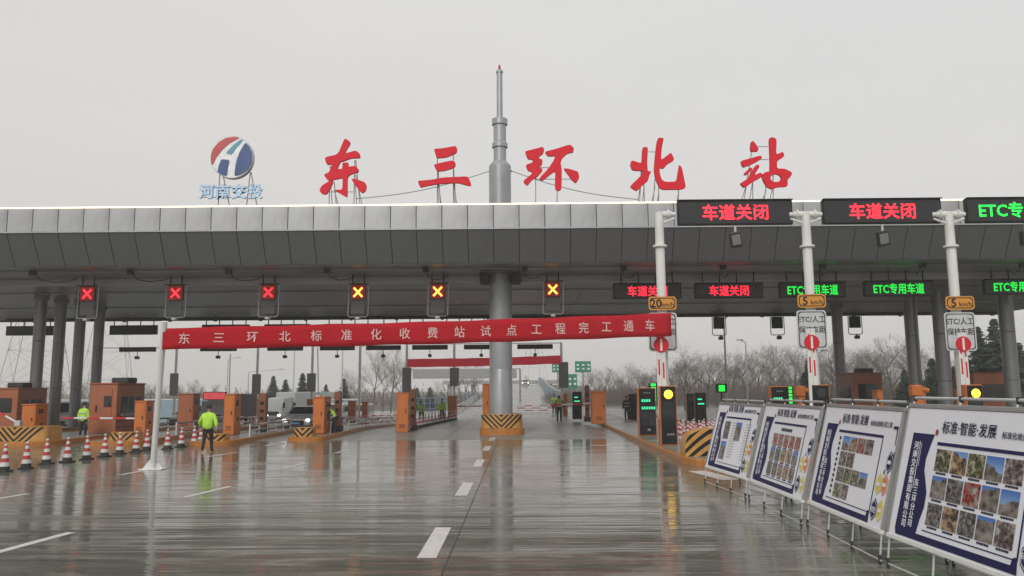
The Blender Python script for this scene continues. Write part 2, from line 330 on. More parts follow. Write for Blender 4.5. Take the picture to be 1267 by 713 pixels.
cb('edge_light_strip', (XL, FY - .04, zt - .01), (XR, FY + .02, zt + .035), M_STRIP)
cb('roof_flashing', (XL, FY + .025, zt - .02), (XR, FY + .6, zt + .02), M_PANEL)
ms = MB(); ms.box((.01, .01, 0), (2.43, 2.03, .04), M_SOFF); ms = ms.mesh('panel')
for i in range(31):
    for j in range(2): link('panel', ms, can, (XL + i * 2.44, .9 + j * 2.04, zb))
ms2 = MB(); ms2.box((.01, .01, 0), (4.87, 3.24, .04), M_SOFF); ms2 = ms2.mesh('panel')
for i in range(16):
    for j in range(6): link('panel', ms2, can, (XL + i * 4.88 - 1.2, 5.1 + j * 3.25, zs))
cb('cross_beam', (XL, 41.0, zs - .02), (XR, 41.09, zb), M_BEAM)
for px in (388, 150): 
    x = X(px, 39); cb('access_hatch', (x - .8, 38.2, zb - .012), (x + .8, 39.6, zb - .002), M_PANEL2)
cb('rear_fascia', (XL, BY - .05, zs - .02), (XR, BY + .03, zt - .2), M_PANEL)
for s, x in ((-1, XL), (1, XR)): cb('end_fascia', (x - .02, FY + .9, zs), (x + .02, BY, zt - .2), M_PANEL)
lm = MB(); lm.lathe([(.16, -.012), (.16, .01)], M_LENS, n=14); lm = lm.mesh('recessed_lamp')
for i in range(11):
    for y in (44.5, 50.5, 56.5): link('recessed_lamp', lm, can, (-31 + i * 6.1 + (y % 3), y - FY, zs))
for px, D, r in ((46, 45, .32), (71, 47, .32), (96, 49, .32), (120, 51.5, .32), (1039, 54, .36), (1131, 46, .37), (1167, 44.5, .38), (1250, 43, .38)):
    x = X(px, D, 450); m = MB(); g = gz(x, D); h = zs - g
    m.lathe([(r, 0), (r, 2.55), (r - .02, 2.57), (r, 2.6), (r, 5.2), (r - .02, 5.22), (r, 5.25), (r, h - .3), (r + .1, h - .28), (r + .1, h)], M_COLM, n=28)
    m.build('column', can, loc=(x, D - FY, g))
m = MB(); mx_ = X(618.5, 40.7, 350); m.lathe([(.98, zb - .5), (.98, zb + .02)], M_DARK, (mx_, 4.2, 0), n=4, smooth=False)
for j, yy in enumerate((38.0, 44.0, 52.0)):
    m = MB(); zz = (zb if yy < 41 else zs) - .05; m.tube((XL + 1, yy - FY, zz), (XR - 1, yy - FY, zz), .035, M_GREY, 6); m.build('conduit', can)
for i in range(15):
    x = -34.2 + i * 4.9; cb('junction_box', (x, 37.9, zb - .22), (x + .3, 38.1, zb - .004), M_DARK)
    m = MB(); m.path([(x + .15, 2.0, zb - .1), (x + .2, 2.6, zb - .38), (x + .5, 3.2, zb - .42), (x + .9, 3.9, zb - .25), (x + 1.0, 4.4, zb - .05)], .022, M_BLKM, 5); m.build('loose_cable', can)
# mast
MY = 40.55; mxx = X(619.5, MY, 400)
def mz(py): return Z(py, MY, 619)
mast = thing('mast', 'tall stepped grey steel mast rising through the canopy roof', 'mast', (mxx, MY, 0))
r0 = 14 * MY / 960
m = MB(); m.lathe([(r0, .3), (r0, mz(458)), (r0 - .015, mz(457.05)), (r0, mz(456.95)), (r0, mz(225.05)), (r0 - .025, mz(225)), (r0, mz(224.95)), (r0, mz(206)), (r0 * .72, mz(201)), (r0 * .56, mz(200))], M_MAST, n=40); m.build('lower_tube', mast)
m = MB(); m.lathe([(.34, mz(201)), (.34, mz(184)), (.42, mz(183)), (.42, mz(178)), (.36, mz(176.5)), (.34, mz(176)), (.34, mz(156)), (.42, mz(155)), (.42, mz(148)), (.2, mz(147))], M_MAST, n=28); m.build('upper_tube', mast)
m = MB(); m.lathe([(.165, mz(148)), (.155, mz(91)), (.19, mz(90.5)), (.19, mz(88)), (.05, mz(87.5))], M_MAST, n=18); m.build('spire', mast)
m = MB(); m.lathe([(.05, mz(88)), (.07, mz(85)), (.07, mz(82)), (.02, mz(80))], mat('beacon_red', (.4, .03, .03), .3), n=12); m.build('beacon', mast)
for px, py, s in ((440, 246, -1), (790, 247, 1)):
    m = MB(); a = P(619.5 + s * 14, 212, MY) - Vector((mxx, MY, 0)); b = P(px, py, 40.55) - Vector((mxx, MY, 0)); b.z = max(b.z, zt - .25)
    pts = [a.lerp(b, t / 10) - Vector((0, 0, .28 * math.sin(math.pi * t / 10))) for t in range(11)]; pts[-1].z = b.z
    m.path(pts, .022, M_GREY, 6); m.tube(a, a - Vector((s * .25, 0, -.05)), .06, M_GREY); m.build('stay_cable', mast)
box('mast_shade_box', (-1.05, -.85, zb - .5), (-.62, .35, zb - .002), M_DARK, mast); box('mast_shade_box', (.62, -.85, zb - .5), (1.05, .35, zb - .002), M_DARK, mast)  # dark boxes standing in for the mast's shade at the soffit
# ------------------------------------------------------------------ roof letters
GL = {
 '东': (390, 165, 8.386, [[(320,60),(372,98),(320,185),(312,215),(425,182),(465,215),(468,258),(370,262),(300,290),(262,300),(240,345),(235,375),(285,375),(285,310),(345,305),(345,352),(420,342),(452,375),(448,405),(400,415),(335,450),(335,660),(320,662),(195,590),(285,590),(288,465),(215,480),(135,495),(90,435),(150,405),(170,350),(180,320),(122,330),(100,255),(240,222),(300,75)],
  [(150,500),(190,490),(180,530),(120,638),(70,632),(45,595),(75,545)], [(378,475),(430,482),(515,510),(535,545),(525,600),(490,625),(460,600),(400,520)]], [(135,700,150,330),(215,700,190,500),(395,700,405,270),(462,700,415,270)], [(150,600,395,600)]),
 '三': (510, 175, 8.9125, [[(240,88),(330,82),(480,55),(498,85),(490,130),(380,178),(270,188),(255,140)], [(238,262),(330,238),(440,215),(478,235),(478,275),(450,298),(360,325),(275,335),(255,300)], [(62,440),(200,430),(350,402),(470,398),(615,390),(652,470),(645,495),(590,485),(510,462),(400,465),(270,475),(140,500),(92,512),(75,480)]], [(272,675,276,150),(308,675,285,330),(452,675,450,120),(482,675,455,300)], []),
 '环': (640, 170, 8.388, [[(80,150),(180,125),(265,102),(280,130),(270,170),(230,200),(228,225),(262,235),(258,285),(222,320),(262,330),(258,355),(205,415),(150,445),(105,505),(62,465),(75,445),(130,400),(155,380),(140,355),(110,350),(88,300),(100,285),(160,265),(160,235),(110,228),(92,190)],
  [(282,155),(400,125),(545,78),(588,115),(582,158),(520,170),(470,215),(448,270),(462,330),(460,540),(430,560),(390,540),(395,350),(340,390),(265,450),(230,440),(240,415),(320,330),(380,240),(395,195),(320,200)], [(478,325),(530,330),(630,360),(645,420),(610,480),(575,455),(540,410)]], [(192,670,192,400),(415,670,415,500)], [(200,305,400,305),(200,425,560,425)]),
 '北': (770, 160, 7.92, [[(195,180),(245,180),(248,200),(242,350),(248,415),(282,418),(262,460),(250,510),(205,545),(140,610),(75,568),(90,545),(190,450),(205,410),(95,405),(75,345),(90,308),(190,340)],
  [(350,88),(402,90),(400,115),(385,180),(375,310),(470,235),(485,250),(508,305),(440,345),(405,388),(362,382),(365,440),(385,500),(420,520),(500,520),(530,505),(545,410),(555,350),(580,380),(600,470),(620,575),(580,592),(400,595),(360,575),(320,480),(308,400),(320,250),(335,130)]], [(172,695,200,200),(222,695,215,500),(305,695,325,480),(362,695,362,560),(556,690,556,560)], [(245,212,330,212)]),
 '站': (905, 160, 7.92, [[(190,125),(210,120),(235,150),(262,195),(255,220),(190,222),(182,190)], [(88,315),(180,290),(280,262),(300,285),(260,315),(190,350),(115,378),(98,350)], [(120,435),(180,380),(205,385),(185,415),(150,450),(125,450)],
  [(235,355),(265,352),(270,375),(225,445),(235,450),(275,430),(300,445),(290,475),(200,525),(125,580),(80,535),(130,505),(165,480),(185,430)],
  [(365,95),(390,82),(438,100),(432,255),(500,225),(515,270),(440,320),(442,390),(520,392),(592,430),(575,470),(545,500),(545,565),(450,570),(395,592),(340,565),(305,500),(292,450),(330,425),(372,420),(375,330)],
  [(430 + 54 * math.cos(t * math.pi / 6), 483 + 40 * math.sin(t * math.pi / 6)) for t in range(12)]], [(125,680,205,220),(218,680,215,400),(325,680,350,540),(418,680,418,440)], [(230,160,370,160),(290,288,375,288)]),
}
LY = 36.35
for ch, lab in (('东', 'red brush-written roof character 东 standing beside the blue and white logo'), ('三', 'red roof character 三 made of three level strokes, between 东 and the mast'), ('环', 'red roof character 环 just past the grey mast'), ('北', 'red roof character 北 between 环 and 站'), ('站', 'red roof character 站 with a round loop, last of the station name')):
    ox, oy, sc, polys, posts, bars = GL[ch]
    base = P(ox + 35, oy + 85, LY); base.z = zt
    t = thing('roof_letter', lab, 'letter', (base.x, LY, zt), group='red station name letters on the canopy roof')
    bb = base.copy()
    me = outline_mesh(polys, M_REDS, .16, LY, ox, oy, sc, 0, .2, bb); link('stroke_face', me, t)
    for (a, b, c, d) in posts:
        m = MB(); p = P(ox + a / sc, oy + b / sc, LY) - bb; q = P(ox + c / sc, oy + d / sc, LY) - bb
        m.tube((p.x, .16, .02), (q.x, .16, q.z), .024, M_GREY, 6)
        m.tube((p.x, .95, .0), (q.x, .17, q.z * .7), .018, M_GREY, 6); m.build('support_post', t)
    for (a, b, c, d) in bars:
        m = MB(); p = P(ox + a / sc, oy + b / sc, LY) - bb; q = P(ox + c / sc, oy + d / sc, LY) - bb
        m.tube((p.x, .17, p.z), (q.x, .17, q.z), .018, M_GREY, 6); m.build('cross_rail', t)
# logo sign
b0 = P(288, 250, LY); b0.z = zt
t = thing('logo_sign', 'round red, blue and white logo disc with pale blue lettering on the canopy roof', 'logo sign', (b0.x, LY, zt))
def lg(poly, mt, y, cut=.25): return outline_mesh([poly], mt, .02, LY, 240, 160, 7.505, y, cut, b0)
cir = lambda r: [(354 + r * math.cos(2 * math.pi * k / 48), 262 + r * math.sin(2 * math.pi * k / 48)) for k in range(48)]
link('disc_rim', outline_mesh([cir(199)], M_ALU, .18, LY, 240, 160, 7.505, .09, 0, b0), t)
link('disc_face', outline_mesh([cir(192)], M_LWHT, .05, LY, 240, 160, 7.505, -.02, 0, b0), t)
for nm, mt, pl in (('red_field', M_LRED, [(165,330),(158,262),(180,190),(230,125),(300,85),(380,72),(430,85),(340,130),(270,190),(215,260),(180,330)]), ('teal_field', M_TEAL, [(300,225),(370,150),(430,105),(465,98),(430,140),(385,190),(355,240)]), ('blue_field', M_LNAV, [(258,282),(335,288),(320,360),(310,438),(265,428),(222,400),(235,340)]), ('blue_field', M_LNAV, [(482,125),(520,165),(542,220),(545,262),(538,320),(505,378),(450,422),(380,440),(385,370),(400,290),(430,210)])):
    link(nm, lg(pl, mt, -.06, .2), t)
for k, ch in enumerate('河南交投'):
    c = P(256 + 20 * k, 237.5, LY) - b0
    text(ch, .74, M_LB2, (c.x, -.02, c.z), t, 'letter_edge', bold=.035, depth=.05); text(ch, .74, M_LB, (c.x, -.055, c.z), t, 'letter_face', bold=.008, depth=.02)
for a, b, c, d in ((268,253,270,215),(283,253,274,215),(303,253,308,212),(317,253,309,212)):
    m = MB(); p = P(a, b, LY) - b0; q = P(c, d, LY) - b0; m.tube((p.x, .2, .0), (q.x, .2, q.z), .025, M_GREY, 6); m.build('support_post', t)
m = MB(); p = P(263, 231, LY) - b0; q = P(308, 231, LY) - b0; m.tube((p.x, .2, p.z), (q.x, .2, q.z), .02, M_GREY, 6); p = P(246, 244, LY) - b0; q = P(325, 244, LY) - b0; m.tube((p.x, .05, p.z), (q.x, .05, q.z), .02, M_GREY, 6); m.build('cross_rail', t)
# ------------------------------------------------------------------ LED boards
def led_board(px0, px1, py0, py1, D, txt, mt, size, lab, top, group, hang=4, sx=1, name='led_lane_sign', bold=.02):
    a = P(px0, py1, D); b = P(px1, py0, D); wd = b.x - a.x; h = b.z - a.z
    t = thing(name, lab, 'LED sign', ((a.x + b.x) / 2, D, a.z), group=group)
    box('housing', (-wd / 2, 0, 0), (wd / 2, .22, h), M_BLK, t, .02)
    box('screen', (-wd / 2 + .06, -.012, .06), (wd / 2 - .06, -.002, h - .06), mat('led_screen_off', (.014, .014, .016), .3), t)
    box('visor', (-wd / 2, -.12, h - .015), (wd / 2, -.001, h + .012), M_BLK, t)  # ledge added to keep the screen's light off the soffit
    if txt: text(txt, size, mt, (0, -.02, h / 2), t, bold=bold, depth=.01, sx=sx, space=1.02)
    if top:
        for k in range(hang):
            x = -wd / 2 + wd * (k + .5) / hang; m = MB(); m.tube((x, .1, h), (x, .1, top - a.z), .035, M_BLK, 8); m.build('hanger', t)
    return t
nm_ = ['first', 'second', 'third', 'fourth', 'fifth']
for i, (a, b, tx, mt, lab) in enumerate(((759, 843, '车道关闭', M_LEDR, 'red 车道关闭 LED lane sign under the canopy partly behind the first white pole'), (860, 944, '车道关闭', M_LEDR, 'red 车道关闭 LED lane sign hanging clear of any pole under the canopy'), (965, 1046, 'ETC专用车道', M_LEDG, 'green ETC专用车道 LED lane sign crossed by the middle white pole'), (1070, 1154, 'ETC专用车道', M_LEDG, 'green ETC专用车道 LED lane sign hanging unobstructed between two white poles'), (1219, 1303, 'ETC专用车道', M_LEDG, 'green ETC专用车道 LED lane sign cut by the edge of the picture under the canopy'))):
    yy = (351.5, 351, 350, 348.5, 346)[i]
    led_board(a, b, yy - 1, yy + 18.5, 40.2, tx, mt, .58 if i < 2 else .58, lab, zb, 'LED lane signs under the canopy', sx=.9 if i < 2 else .78, bold=.014)
# front sign gantry poles
FD = 31.0
fx = [X(819.5, FD, 400), X(1004, FD, 400), X(1184, FD, 400)]
signs = []
for a, b, y0, y1, tx, mt, sx, lab in ((839, 980, 247, 278.5, '车道关闭', M_LEDR, 1, 'large red 车道关闭 LED board between the first two white poles'), (1019, 1164, 245.5, 277, '车道关闭', M_LEDR, 1, 'large red 车道关闭 LED board between the middle and last white poles'), (1197, 1340, 244, 275.5, 'ETC专用车道', M_LEDG, .95, 'large green ETC LED board beyond the last white pole')):
    t = led_board(a, b, y0, y1, FD, tx, mt, .68, lab, None, 'large LED boards on the white poles', sx=sx, bold=.016); signs.append(t)
    c = MB(); c.tube((.0, .1, -.02), (0, .1, -.3), .05, M_LGREY); c.build('camera_bracket', t)
    M = Matrix.Translation((0, .1, -.6)) @ Matrix.Rotation(R(20), 4, 'X') @ Matrix.Rotation(R(-12), 4, 'Y'); c = MB(); c.cbox((-.22, -.12, -.32), (.22, .12, .3), M_BLKM, .02, M); c.box((-.17, -.14, -.2), (.17, -.121, .22), M_GREY, M); c.build('sensor_unit', t)
for i, x in enumerate(fx):
    zt_ = Z(263, FD, 819 + i * 180); lab = ('white sign pole behind the amber light pillar with a 20 km/h plate', 'middle white sign pole with a 5 km/h plate above an ETC plate', 'white sign pole furthest along the poster boards, with 5 km/h and ETC plates')[i]
    t = thing('sign_pole', lab, 'sign pole', (x, FD, .2), group='white sign poles on the toll islands'); h = zt_ - .2
    m = MB(); m.lathe([(.34, 0), (.34, .04), (.19, .05), (.185, h - 1.4), (.17, h)], M_WHT, n=20); m.build('post', t)
    m = MB(); m.lathe([(.24, h - 1.45), (.29, h - 1.44), (.29, h - 1.36), (.24, h - 1.35)], M_WHT, n=20); m.build('flange', t)
    for s in ((1,) if i == 0 else (-1, 1)):
        m = MB()
        m.tube((s * .0, 0, h - .08), (s * .5, 0, h - .08), .13, M_WHT, 12)
        M = Matrix.Translation((s * .36, 0, h - .08)) @ Matrix.Rotation(R(90), 4, 'Y'); m.lathe([(.2, -.03), (.2, .03)], M_WHT, n=14, M=M)
        m.tube((s * .1, 0, h - .45), (s * .62, 0, h - .25), .05, M_WHT, 8); m.tube((s * .5, 0, h - .08), (s * .66, 0, h - .08), .09, M_WHT); m.build('side_arm', t)
    yy = (367, 364, 366.5)[i]; px = (819.5, 1004, 1187.5)[i]
    a = P(px - 17, yy + 17, FD - .3) - Vector((x, FD, .2)); b = P(px + 17, yy, FD - .3) - Vector((x, FD, .2))
    def plate(a, b, y, mt, edge, nm):
        wd = b.x - a.x; hh = b.z - a.z; cx = (a.x + b.x) / 2; c = .12; o = []
        def rr(ix): 
            pts = []
            for (sx, sz, a0) in ((1, 1, 0), (-1, 1, 90), (-1, -1, 180), (1, -1, 270)):
                for k in range(4): an = R(a0 + k * 30); pts.append((cx + sx * (wd / 2 - ix - c) + c * math.cos(an), (a.z + b.z) / 2 + sz * (hh / 2 - ix - c) + c * math.sin(an)))
            return pts
        m = MB(); m.prism(rr(0), y, y + .03, mt); p = m.build(nm, t)
        m = MB(); r1, r2 = rr(.05), rr(.085); nn = len(r1); vs = [(q[0], y - .003, q[1]) for q in r1] + [(q[0], y - .003, q[1]) for q in r2]
        m.add(vs, [(k, (k + 1) % nn, nn + (k + 1) % nn, nn + k) for k in range(nn)], edge); m.build('border', p); return p, cx, (a.z + b.z) / 2
    p, cx, cz = plate(a, b, -.33, M_PLATEY, M_BLK, 'speed_plate')
    text('20' if i == 0 else '5', .46, M_BLK, (cx - .26, -.34, cz), p, 'numeral', bold=.02, depth=.004); text('km/h', .25, M_BLK, (cx + .2, -.34, cz - .05), p, 'lettering', bold=.005, depth=.004)
    a = P(px - 16.5, yy + 68, FD - .3) - Vector((x, FD, .2)); b = P(px + 17.5, yy + 20, FD - .3) - Vector((x, FD, .2))
    p, cx, cz = plate(a, b, -.33, M_PLATEW, M_BLK, 'notice_plate')
    tz = b.z - a.z
    text('ETC/人工', .30, M_BLK, (cx, -.34, cz + tz * .27), p, bold=.006, depth=.004, sx=.9); text('保持车距', .29, M_BLK, (cx, -.34, cz + tz * .0), p, bold=.006, depth=.004, sx=.9)
    m = MB(); m.tube((-.2, -.26, a.z + .3), (.2, -.26, a.z + .3), .04, M_GREY, 6); m.tube((-.2, -.26, b.z + .3), (.2, -.26, b.z + .3), .04, M_GREY, 6); m.build('clamp', t)
    # raised boom with its stop disc
    by = FD - 1.1; bx = X((821, 1007, 1194)[i], by, 440); zt2 = Z((403, 407, 412)[i], by, 821 + 186 * i); dz = Z((427, 424, 426)[i], by, 821 + 186 * i)
    t2 = thing('raised_barrier', ('raised barrier arm with a red stop disc over the amber light pillar', 'raised barrier arm with a red stop disc before the middle white pole', 'raised barrier arm with a red stop disc before the last white pole')[i], 'barrier', (bx, by, .2), group='raised barrier arms with stop discs')
    box('cabinet', (-.22, .0, 0), (.22, .4, 1.1), M_ORNG, t2, .02)
    m = MB(); zz = zt2 - .2
    for s in (-.19, -.02): m.box((s - .09, -.1, .95), (s + .07, -.04, zz), M_WHT)
    m.box((-.3, -.11, zz - .06), (.06, -.035, zz), M_WHT); m.build('arm', t2)
    for s, q0 in ((-.2, 0), (-.03, .12)):
        for z0 in (zz - .8, dz - .2 - 1.15): box('red_stripe', (s - .03, -.108, z0 - q0), (s + .03, -.102, z0 - q0 + .6), M_RED, t2)
    m = MB(); M = Matrix.Translation((-.1, -.13, dz - .2)) @ Matrix.Rotation(R(90), 4, 'X'); m.lathe([(.29, -.012), (.29, .012)], M_RED, n=28, M=M); d_ = m.build('stop_disc', t2)
    box('white_bar', (-.14, -.15, dz - .2 - .23), (-.06, -.144, dz - .2 + .23), M_WHT, d_)
# cross signals
for i, (px, yy, am, lab) in enumerate(((108, 356, 0, 'dull red cross lane signal before the cluster of four columns'), (217, 355, 0, 'red cross lane signal just above the free end of the long banner'), (332, 354, 0, 'red cross lane signal glowing whiter at its middle, above 环 and 北 of the banner'), (443, 354, 1, 'bright amber cross lane signal above 化 of the banner'), (541.5, 353, 1, 'bright amber cross lane signal next before the mast'), (684, 350.5, 1, 'bright amber cross lane signal beyond the mast'))):
    D = 40.0; c = P(px, yy + 8, D); t = thing('cross_signal', lab, 'lane signal', (c.x, D, c.z), group='red and amber cross signals under the canopy')
    box('housing', (-.39, 0, -.38), (.39, .16, .40), M_BLK, t, .02)
    box('face', (-.36, -.012, -.35), (.36, -.002, .37), M_LEDH, t)
    m = MB()
    for s in (-1, 1):
        M = Matrix.Translation((0, -.02 - .004 * s, .01)) @ Matrix.Rotation(s * R(43), 4, 'Y'); m.cbox((-.06, -.008, -.37), (.06, .008, .37), M_LEDY if am else M_LEDX, .02, M @ Matrix.Diagonal((.85, 1, .88, 1)))
    m.build('cross', t); box('visor', (-.43, -.45, .405), (.43, -.001, .42), M_BLK, t)  # visor added to stop the lit cross reddening the soffit above
    box('lower_panel', (-.36, .02, -1.12), (.36, .10, -.40), mat('dark_lower_panel', (.09, .09, .088), .4), t, .02)
    m = MB(); m.path([(-.48, .06, .45), (-.52, .06, -1.2), (-.42, .06, -1.27), (.42, .06, -1.27), (.52, .06, -1.2), (.56, .06, .45)], .021, M_LGREY, 8); m.tube((-.48, .06, .45), (.56, .06, .45), .028, M_BLK, 8); m.build('tube_frame', t)
    m = MB(); m.cbox((-.12, -.12, -1.42), (.12, .2, -1.26), M_LGREY, .03); m.build('camera', t)
    for s in (-.3, .3):
        m = MB(); m.tube((s, .06, .4), (s, .06, zb - c.z), .035, M_BLK, 8); m.build('hanger', t)
# rear sign gantry under the canopy edge
gp = thing('sign_gantry', 'dark pipe gantry along the rear edge of the canopy carrying unlit sign backs', 'gantry', (0, 60.2, 0))
pz = Z(391.5, 60.2); xr = X(1243, 60.2, 384); m = MB(); m.tube((-46, 0, pz), (xr, 0, pz), .17, M_BLKM, 12); m.build('main_pipe', gp)
for k in range(22):
    x = -38 + k * 3.55; m = MB(); m.tube((x, 0, pz), (x, 0, zs), .045, M_BLKM, 6); m.tube((x - .1, 0, pz), (x + .1, 0, pz), .24, M_BLKM, 10)
    if x < xr: m.build('drop_rod', gp)
for i, (a, b) in enumerate(((8, 67), (136, 195), (250, 309), (327, 384), (402, 460), (470, 528), (548, 604))):
    p = P(a, 414, 60.2); q = P(b, 403, 60.2); m = MB(); m.cbox((p.x, -.12, pz - 1.22), (q.x, .12, pz - .48), M_BLK, .02); s = m.build('sign_back', gp)
    for x in lin(p.x + .3, q.x - .3, 3): m = MB(); m.tube((x, 0, pz - .5), (x, 0, pz + .25), .045, M_BLK, 6); m.build('bracket', s)
for i, px in enumerate((889, 961, 1057)):
    c = P(px, 390, 60.1); t = thing('signal_back', ('black signal back in a tube frame next to the 20 km/h pole', 'black signal back in a tube frame just before the middle white pole', 'black signal back in a tube frame just past the middle white pole')[i], 'lane signal', (c.x, 60.1, pz), group='signal backs hanging from the pipe gantry')
    box('housing', (-.42, -.1, -1.1), (.42, .1, -.2), M_BLK, t, .02)
    m = MB(); m.path([(-.5, 0, .0), (-.52, 0, -1.5), (-.42, 0, -1.6), (.42, 0, -1.6), (.54, 0, -1.5), (.52, 0, .0)], .035, M_GREY, 8); m.build('tube_frame', t)
    m = MB(); m.cbox((-.05, -.25, -1.95), (.25, .2, -1.68), M_BLK, .04); m.tube((.1, 0, -1.7), (.1, 0, -1.58), .05, M_BLK); m.build('camera', t)
m = MB()
# pole frames beyond the canopy
D2 = 66.0; pf = thing('pole_frame', 'row of slender white poles joined by a level rod behind the banner', 'pole frame', (0, D2, 0))
rz_ = Z(427, D2, 640); cols = (217, 318, 386, 445, 503, 562, 695)
for px in cols:
    x = X(px, D2, 470); g = gz(x, D2); m = MB(); m.tube((x, 0, g), (x, 0, rz_ + .2), .11, M_WHT, 10); m.build('post', pf)
m = MB(); m.tube((X(128, D2, 430), 0, rz_), (X(200, D2, 430), 0, rz_), .05, M_LGREY, 8); m.build('level_rod', pf); m = MB(); m.tube((X(503, D2), 0, rz_ + .15), (X(695, D2), 0, rz_ + .15), .05, M_LGREY, 8); m.build('level_rod', pf)
for i, (a, b) in enumerate(((148, 193), (248, 293), (331, 375), (396, 439), (453, 496), (510, 554), (574, 617), (640, 684))):
    x0, x1 = X(a, D2, 430), X(b, D2, 430); m = MB(); m.cbox((x0, -.1, rz_ - .35), (x1, .1, rz_ + .05), M_BLK, .02); m.tube(((x0 + x1) / 2, 0, rz_ - .3), ((x0 + x1) / 2, 0, rz_ - .8), .03, M_BLK, 6); s = m.build('sign_back', pf)
    m = MB(); xc = (x0 + x1) / 2; m.cbox((xc - .14, -.25, rz_ - .98), (xc + .14, .2, rz_ - .72), M_BLKM, .04); m.build('camera', s)
for i, (px, y0, y1) in enumerate(((215, 462, 490), (317, 463, 488), (385, 462, 485), (503, 455, 487), (562, 455, 478), (697, 448, 480))):
    a = P(px - 5.5, y1, D2 - .2); b = P(px + 6, y0, D2 - .2); m = MB(); m.cbox((a.x, -.28, a.z), (b.x, -.14, b.z), mat('grey_board_back', (.20, .21, .21), .5), .02); m.build('board_back', pf)
# ------------------------------------------------------------------ banners
def banner(name, p0, p1, h0, h1, label, txt, cl=None, posts=(), ts=.55, wave=.018):
    p0 = Vector(p0); p1 = Vector(p1); t = thing(name, label, 'banner', p0); d = p1 - p0; n = 60; vs = []; nrm = Vector((d.y, -d.x, 0)).normalized()
    for i in range(n + 1):
        s = i / n; h = h0 + (h1 - h0) * s
        for j in range(5):
            zz = h * (j / 4 - .5) + .012 * math.sin(s * 37 + j) ; o = wave * math.sin(s * 29 + j * .8) * .6 + wave * math.sin(s * 11.3) + .008 * math.sin(s * 90 + j * 2)
            vs.append(d * s + nrm * o + Vector((0, 0, zz - .05 * math.sin(math.pi * s))))
    fs = [(i * 5 + j, (i + 1) * 5 + j, (i + 1) * 5 + j + 1, i * 5 + j + 1) for i in range(n) for j in range(4)]
    m = MB(); m.add(vs, fs, cl or M_BAN, True); o = m.build('cloth', t)
    if not cl: sol = o.modifiers.new('thick', 'SOLIDIFY'); sol.thickness = .006
    if txt:
        nn = len(txt); ang = math.atan2(d.y, d.x)
        for k, ch in enumerate(txt):
            s = (k + .5) / nn * .965 + .006; q = d * s; o_ = wave * math.sin(s * 29 + 1.6) * .6 + wave * math.sin(s * 11.3); q = q + nrm * (o_ + .035) + Vector((0, 0, -.05 * math.sin(math.pi * s)))
            l = text(ch, ts * (h0 + (h1 - h0) * s), M_BANT, q, t, 'banner_character', bold=.012, depth=.004); l.rotation_euler = (R(90), 0, ang)
    return t
D0 = 22.4; D1 = 30.6
a = P(201, 419.5, D0); b = P(831, 401.5, 29.6)
banner('banner', a, b, 27 * D0 / 960, 28.5 * 29.6 / 960, 'long red banner 东三环北标准化收费站试点工程完工通车 stretched across the lanes', '东三环北标准化收费站试点工程完工通车', ts=.52)
a = P(504, 449.5, 64); b = P(694, 445, 64.5)
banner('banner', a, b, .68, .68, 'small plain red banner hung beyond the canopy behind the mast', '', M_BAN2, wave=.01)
c0 = G(189, 581); c1 = P(203.5, 398, D0)
t = thing('banner_pole', 'slightly leaning white steel pole on the wet road holding the banner end', 'pole', (c0.x, c0.y, 0))
m = MB(); m.tube((0, 0, .03), (c1.x - c0.x, D0 - c0.y, c1.z), .085, M_WHT, 14); m.build('shaft', t)
m = MB(); m.cbox((-.35, -.25, 0), (.35, .25, .03), M_WHT, .01)
for s in (-1, 1): m.prism([(s * .09, .03), (s * .3, .03), (s * .09, .3)][::s], -.01, .01, M_WHT)
m.build('base_plate', t)
# ------------------------------------------------------------------ islands
def island(x0, x1, y0, y1, h, lab, rnd=1.0, top=M_DRY):
    t = thing('toll_island', lab, 'traffic island', ((x0 + x1) / 2, y0, 0), group='raised toll islands with orange kerbs'); cx = (x0 + x1) / 2; hw = (x1 - x0) / 2
    pts = []
    for k in range(13): an = math.pi + math.pi * k / 12; pts.append((hw * math.cos(an), rnd + rnd * math.sin(an)))
    ny = max(2, int((y1 - y0) / 2))
    for k in range(1, ny + 1): pts.append((hw, rnd + (y1 - y0 - rnd) * k / ny))
    for k in range(ny, 0, -1): pts.append((-hw, rnd + (y1 - y0 - rnd) * k / ny))
    n = len(pts); g = lambda p: gz(cx + p[0], y0 + p[1])
    kw = .16
    m = MB(); vs = [(p[0], p[1], g(p) - .05) for p in pts] + [(p[0], p[1], g(p) + h - .02) for p in pts] + [(p[0] * (1 - .02 / hw), p[1] + .02 * (p[1] < rnd), g(p) + h) for p in pts] + [(p[0] * (1 - kw / hw), max(p[1], kw), g(p) + h) for p in pts] + [(p[0] * (1 - kw / hw), max(p[1], kw), g(p) + h - .04) for p in pts]
    fs = []
    for l in range(4):
        for k in range(n): fs.append((l * n + k, l * n + (k + 1) % n, (l + 1) * n + (k + 1) % n, (l + 1) * n + k))
    m.add(vs, fs, M_KERB); m.build('kerb', t)
    m = MB(); top_v = [(p[0] * (1 - kw / hw), max(p[1], kw), g(p) + h - .02) for p in pts]
    # strips across
    fr = [k for k in range(n)]
    m.add(top_v, [fr], top) if ny <= 2 else None
    if ny > 2:
        nn = 13 + ny
        m.add(top_v[:13] + [top_v[-1]][:0], [list(range(13))], top)
        right = [12] + list(range(13, 13 + ny)); left = [0] + list(range(n - 1, n - 1 - ny, -1))
        m.add(top_v, [(left[k], right[k], right[k + 1], left[k + 1]) for k in range(ny)], top)
    m.build('paving', t)
    return t
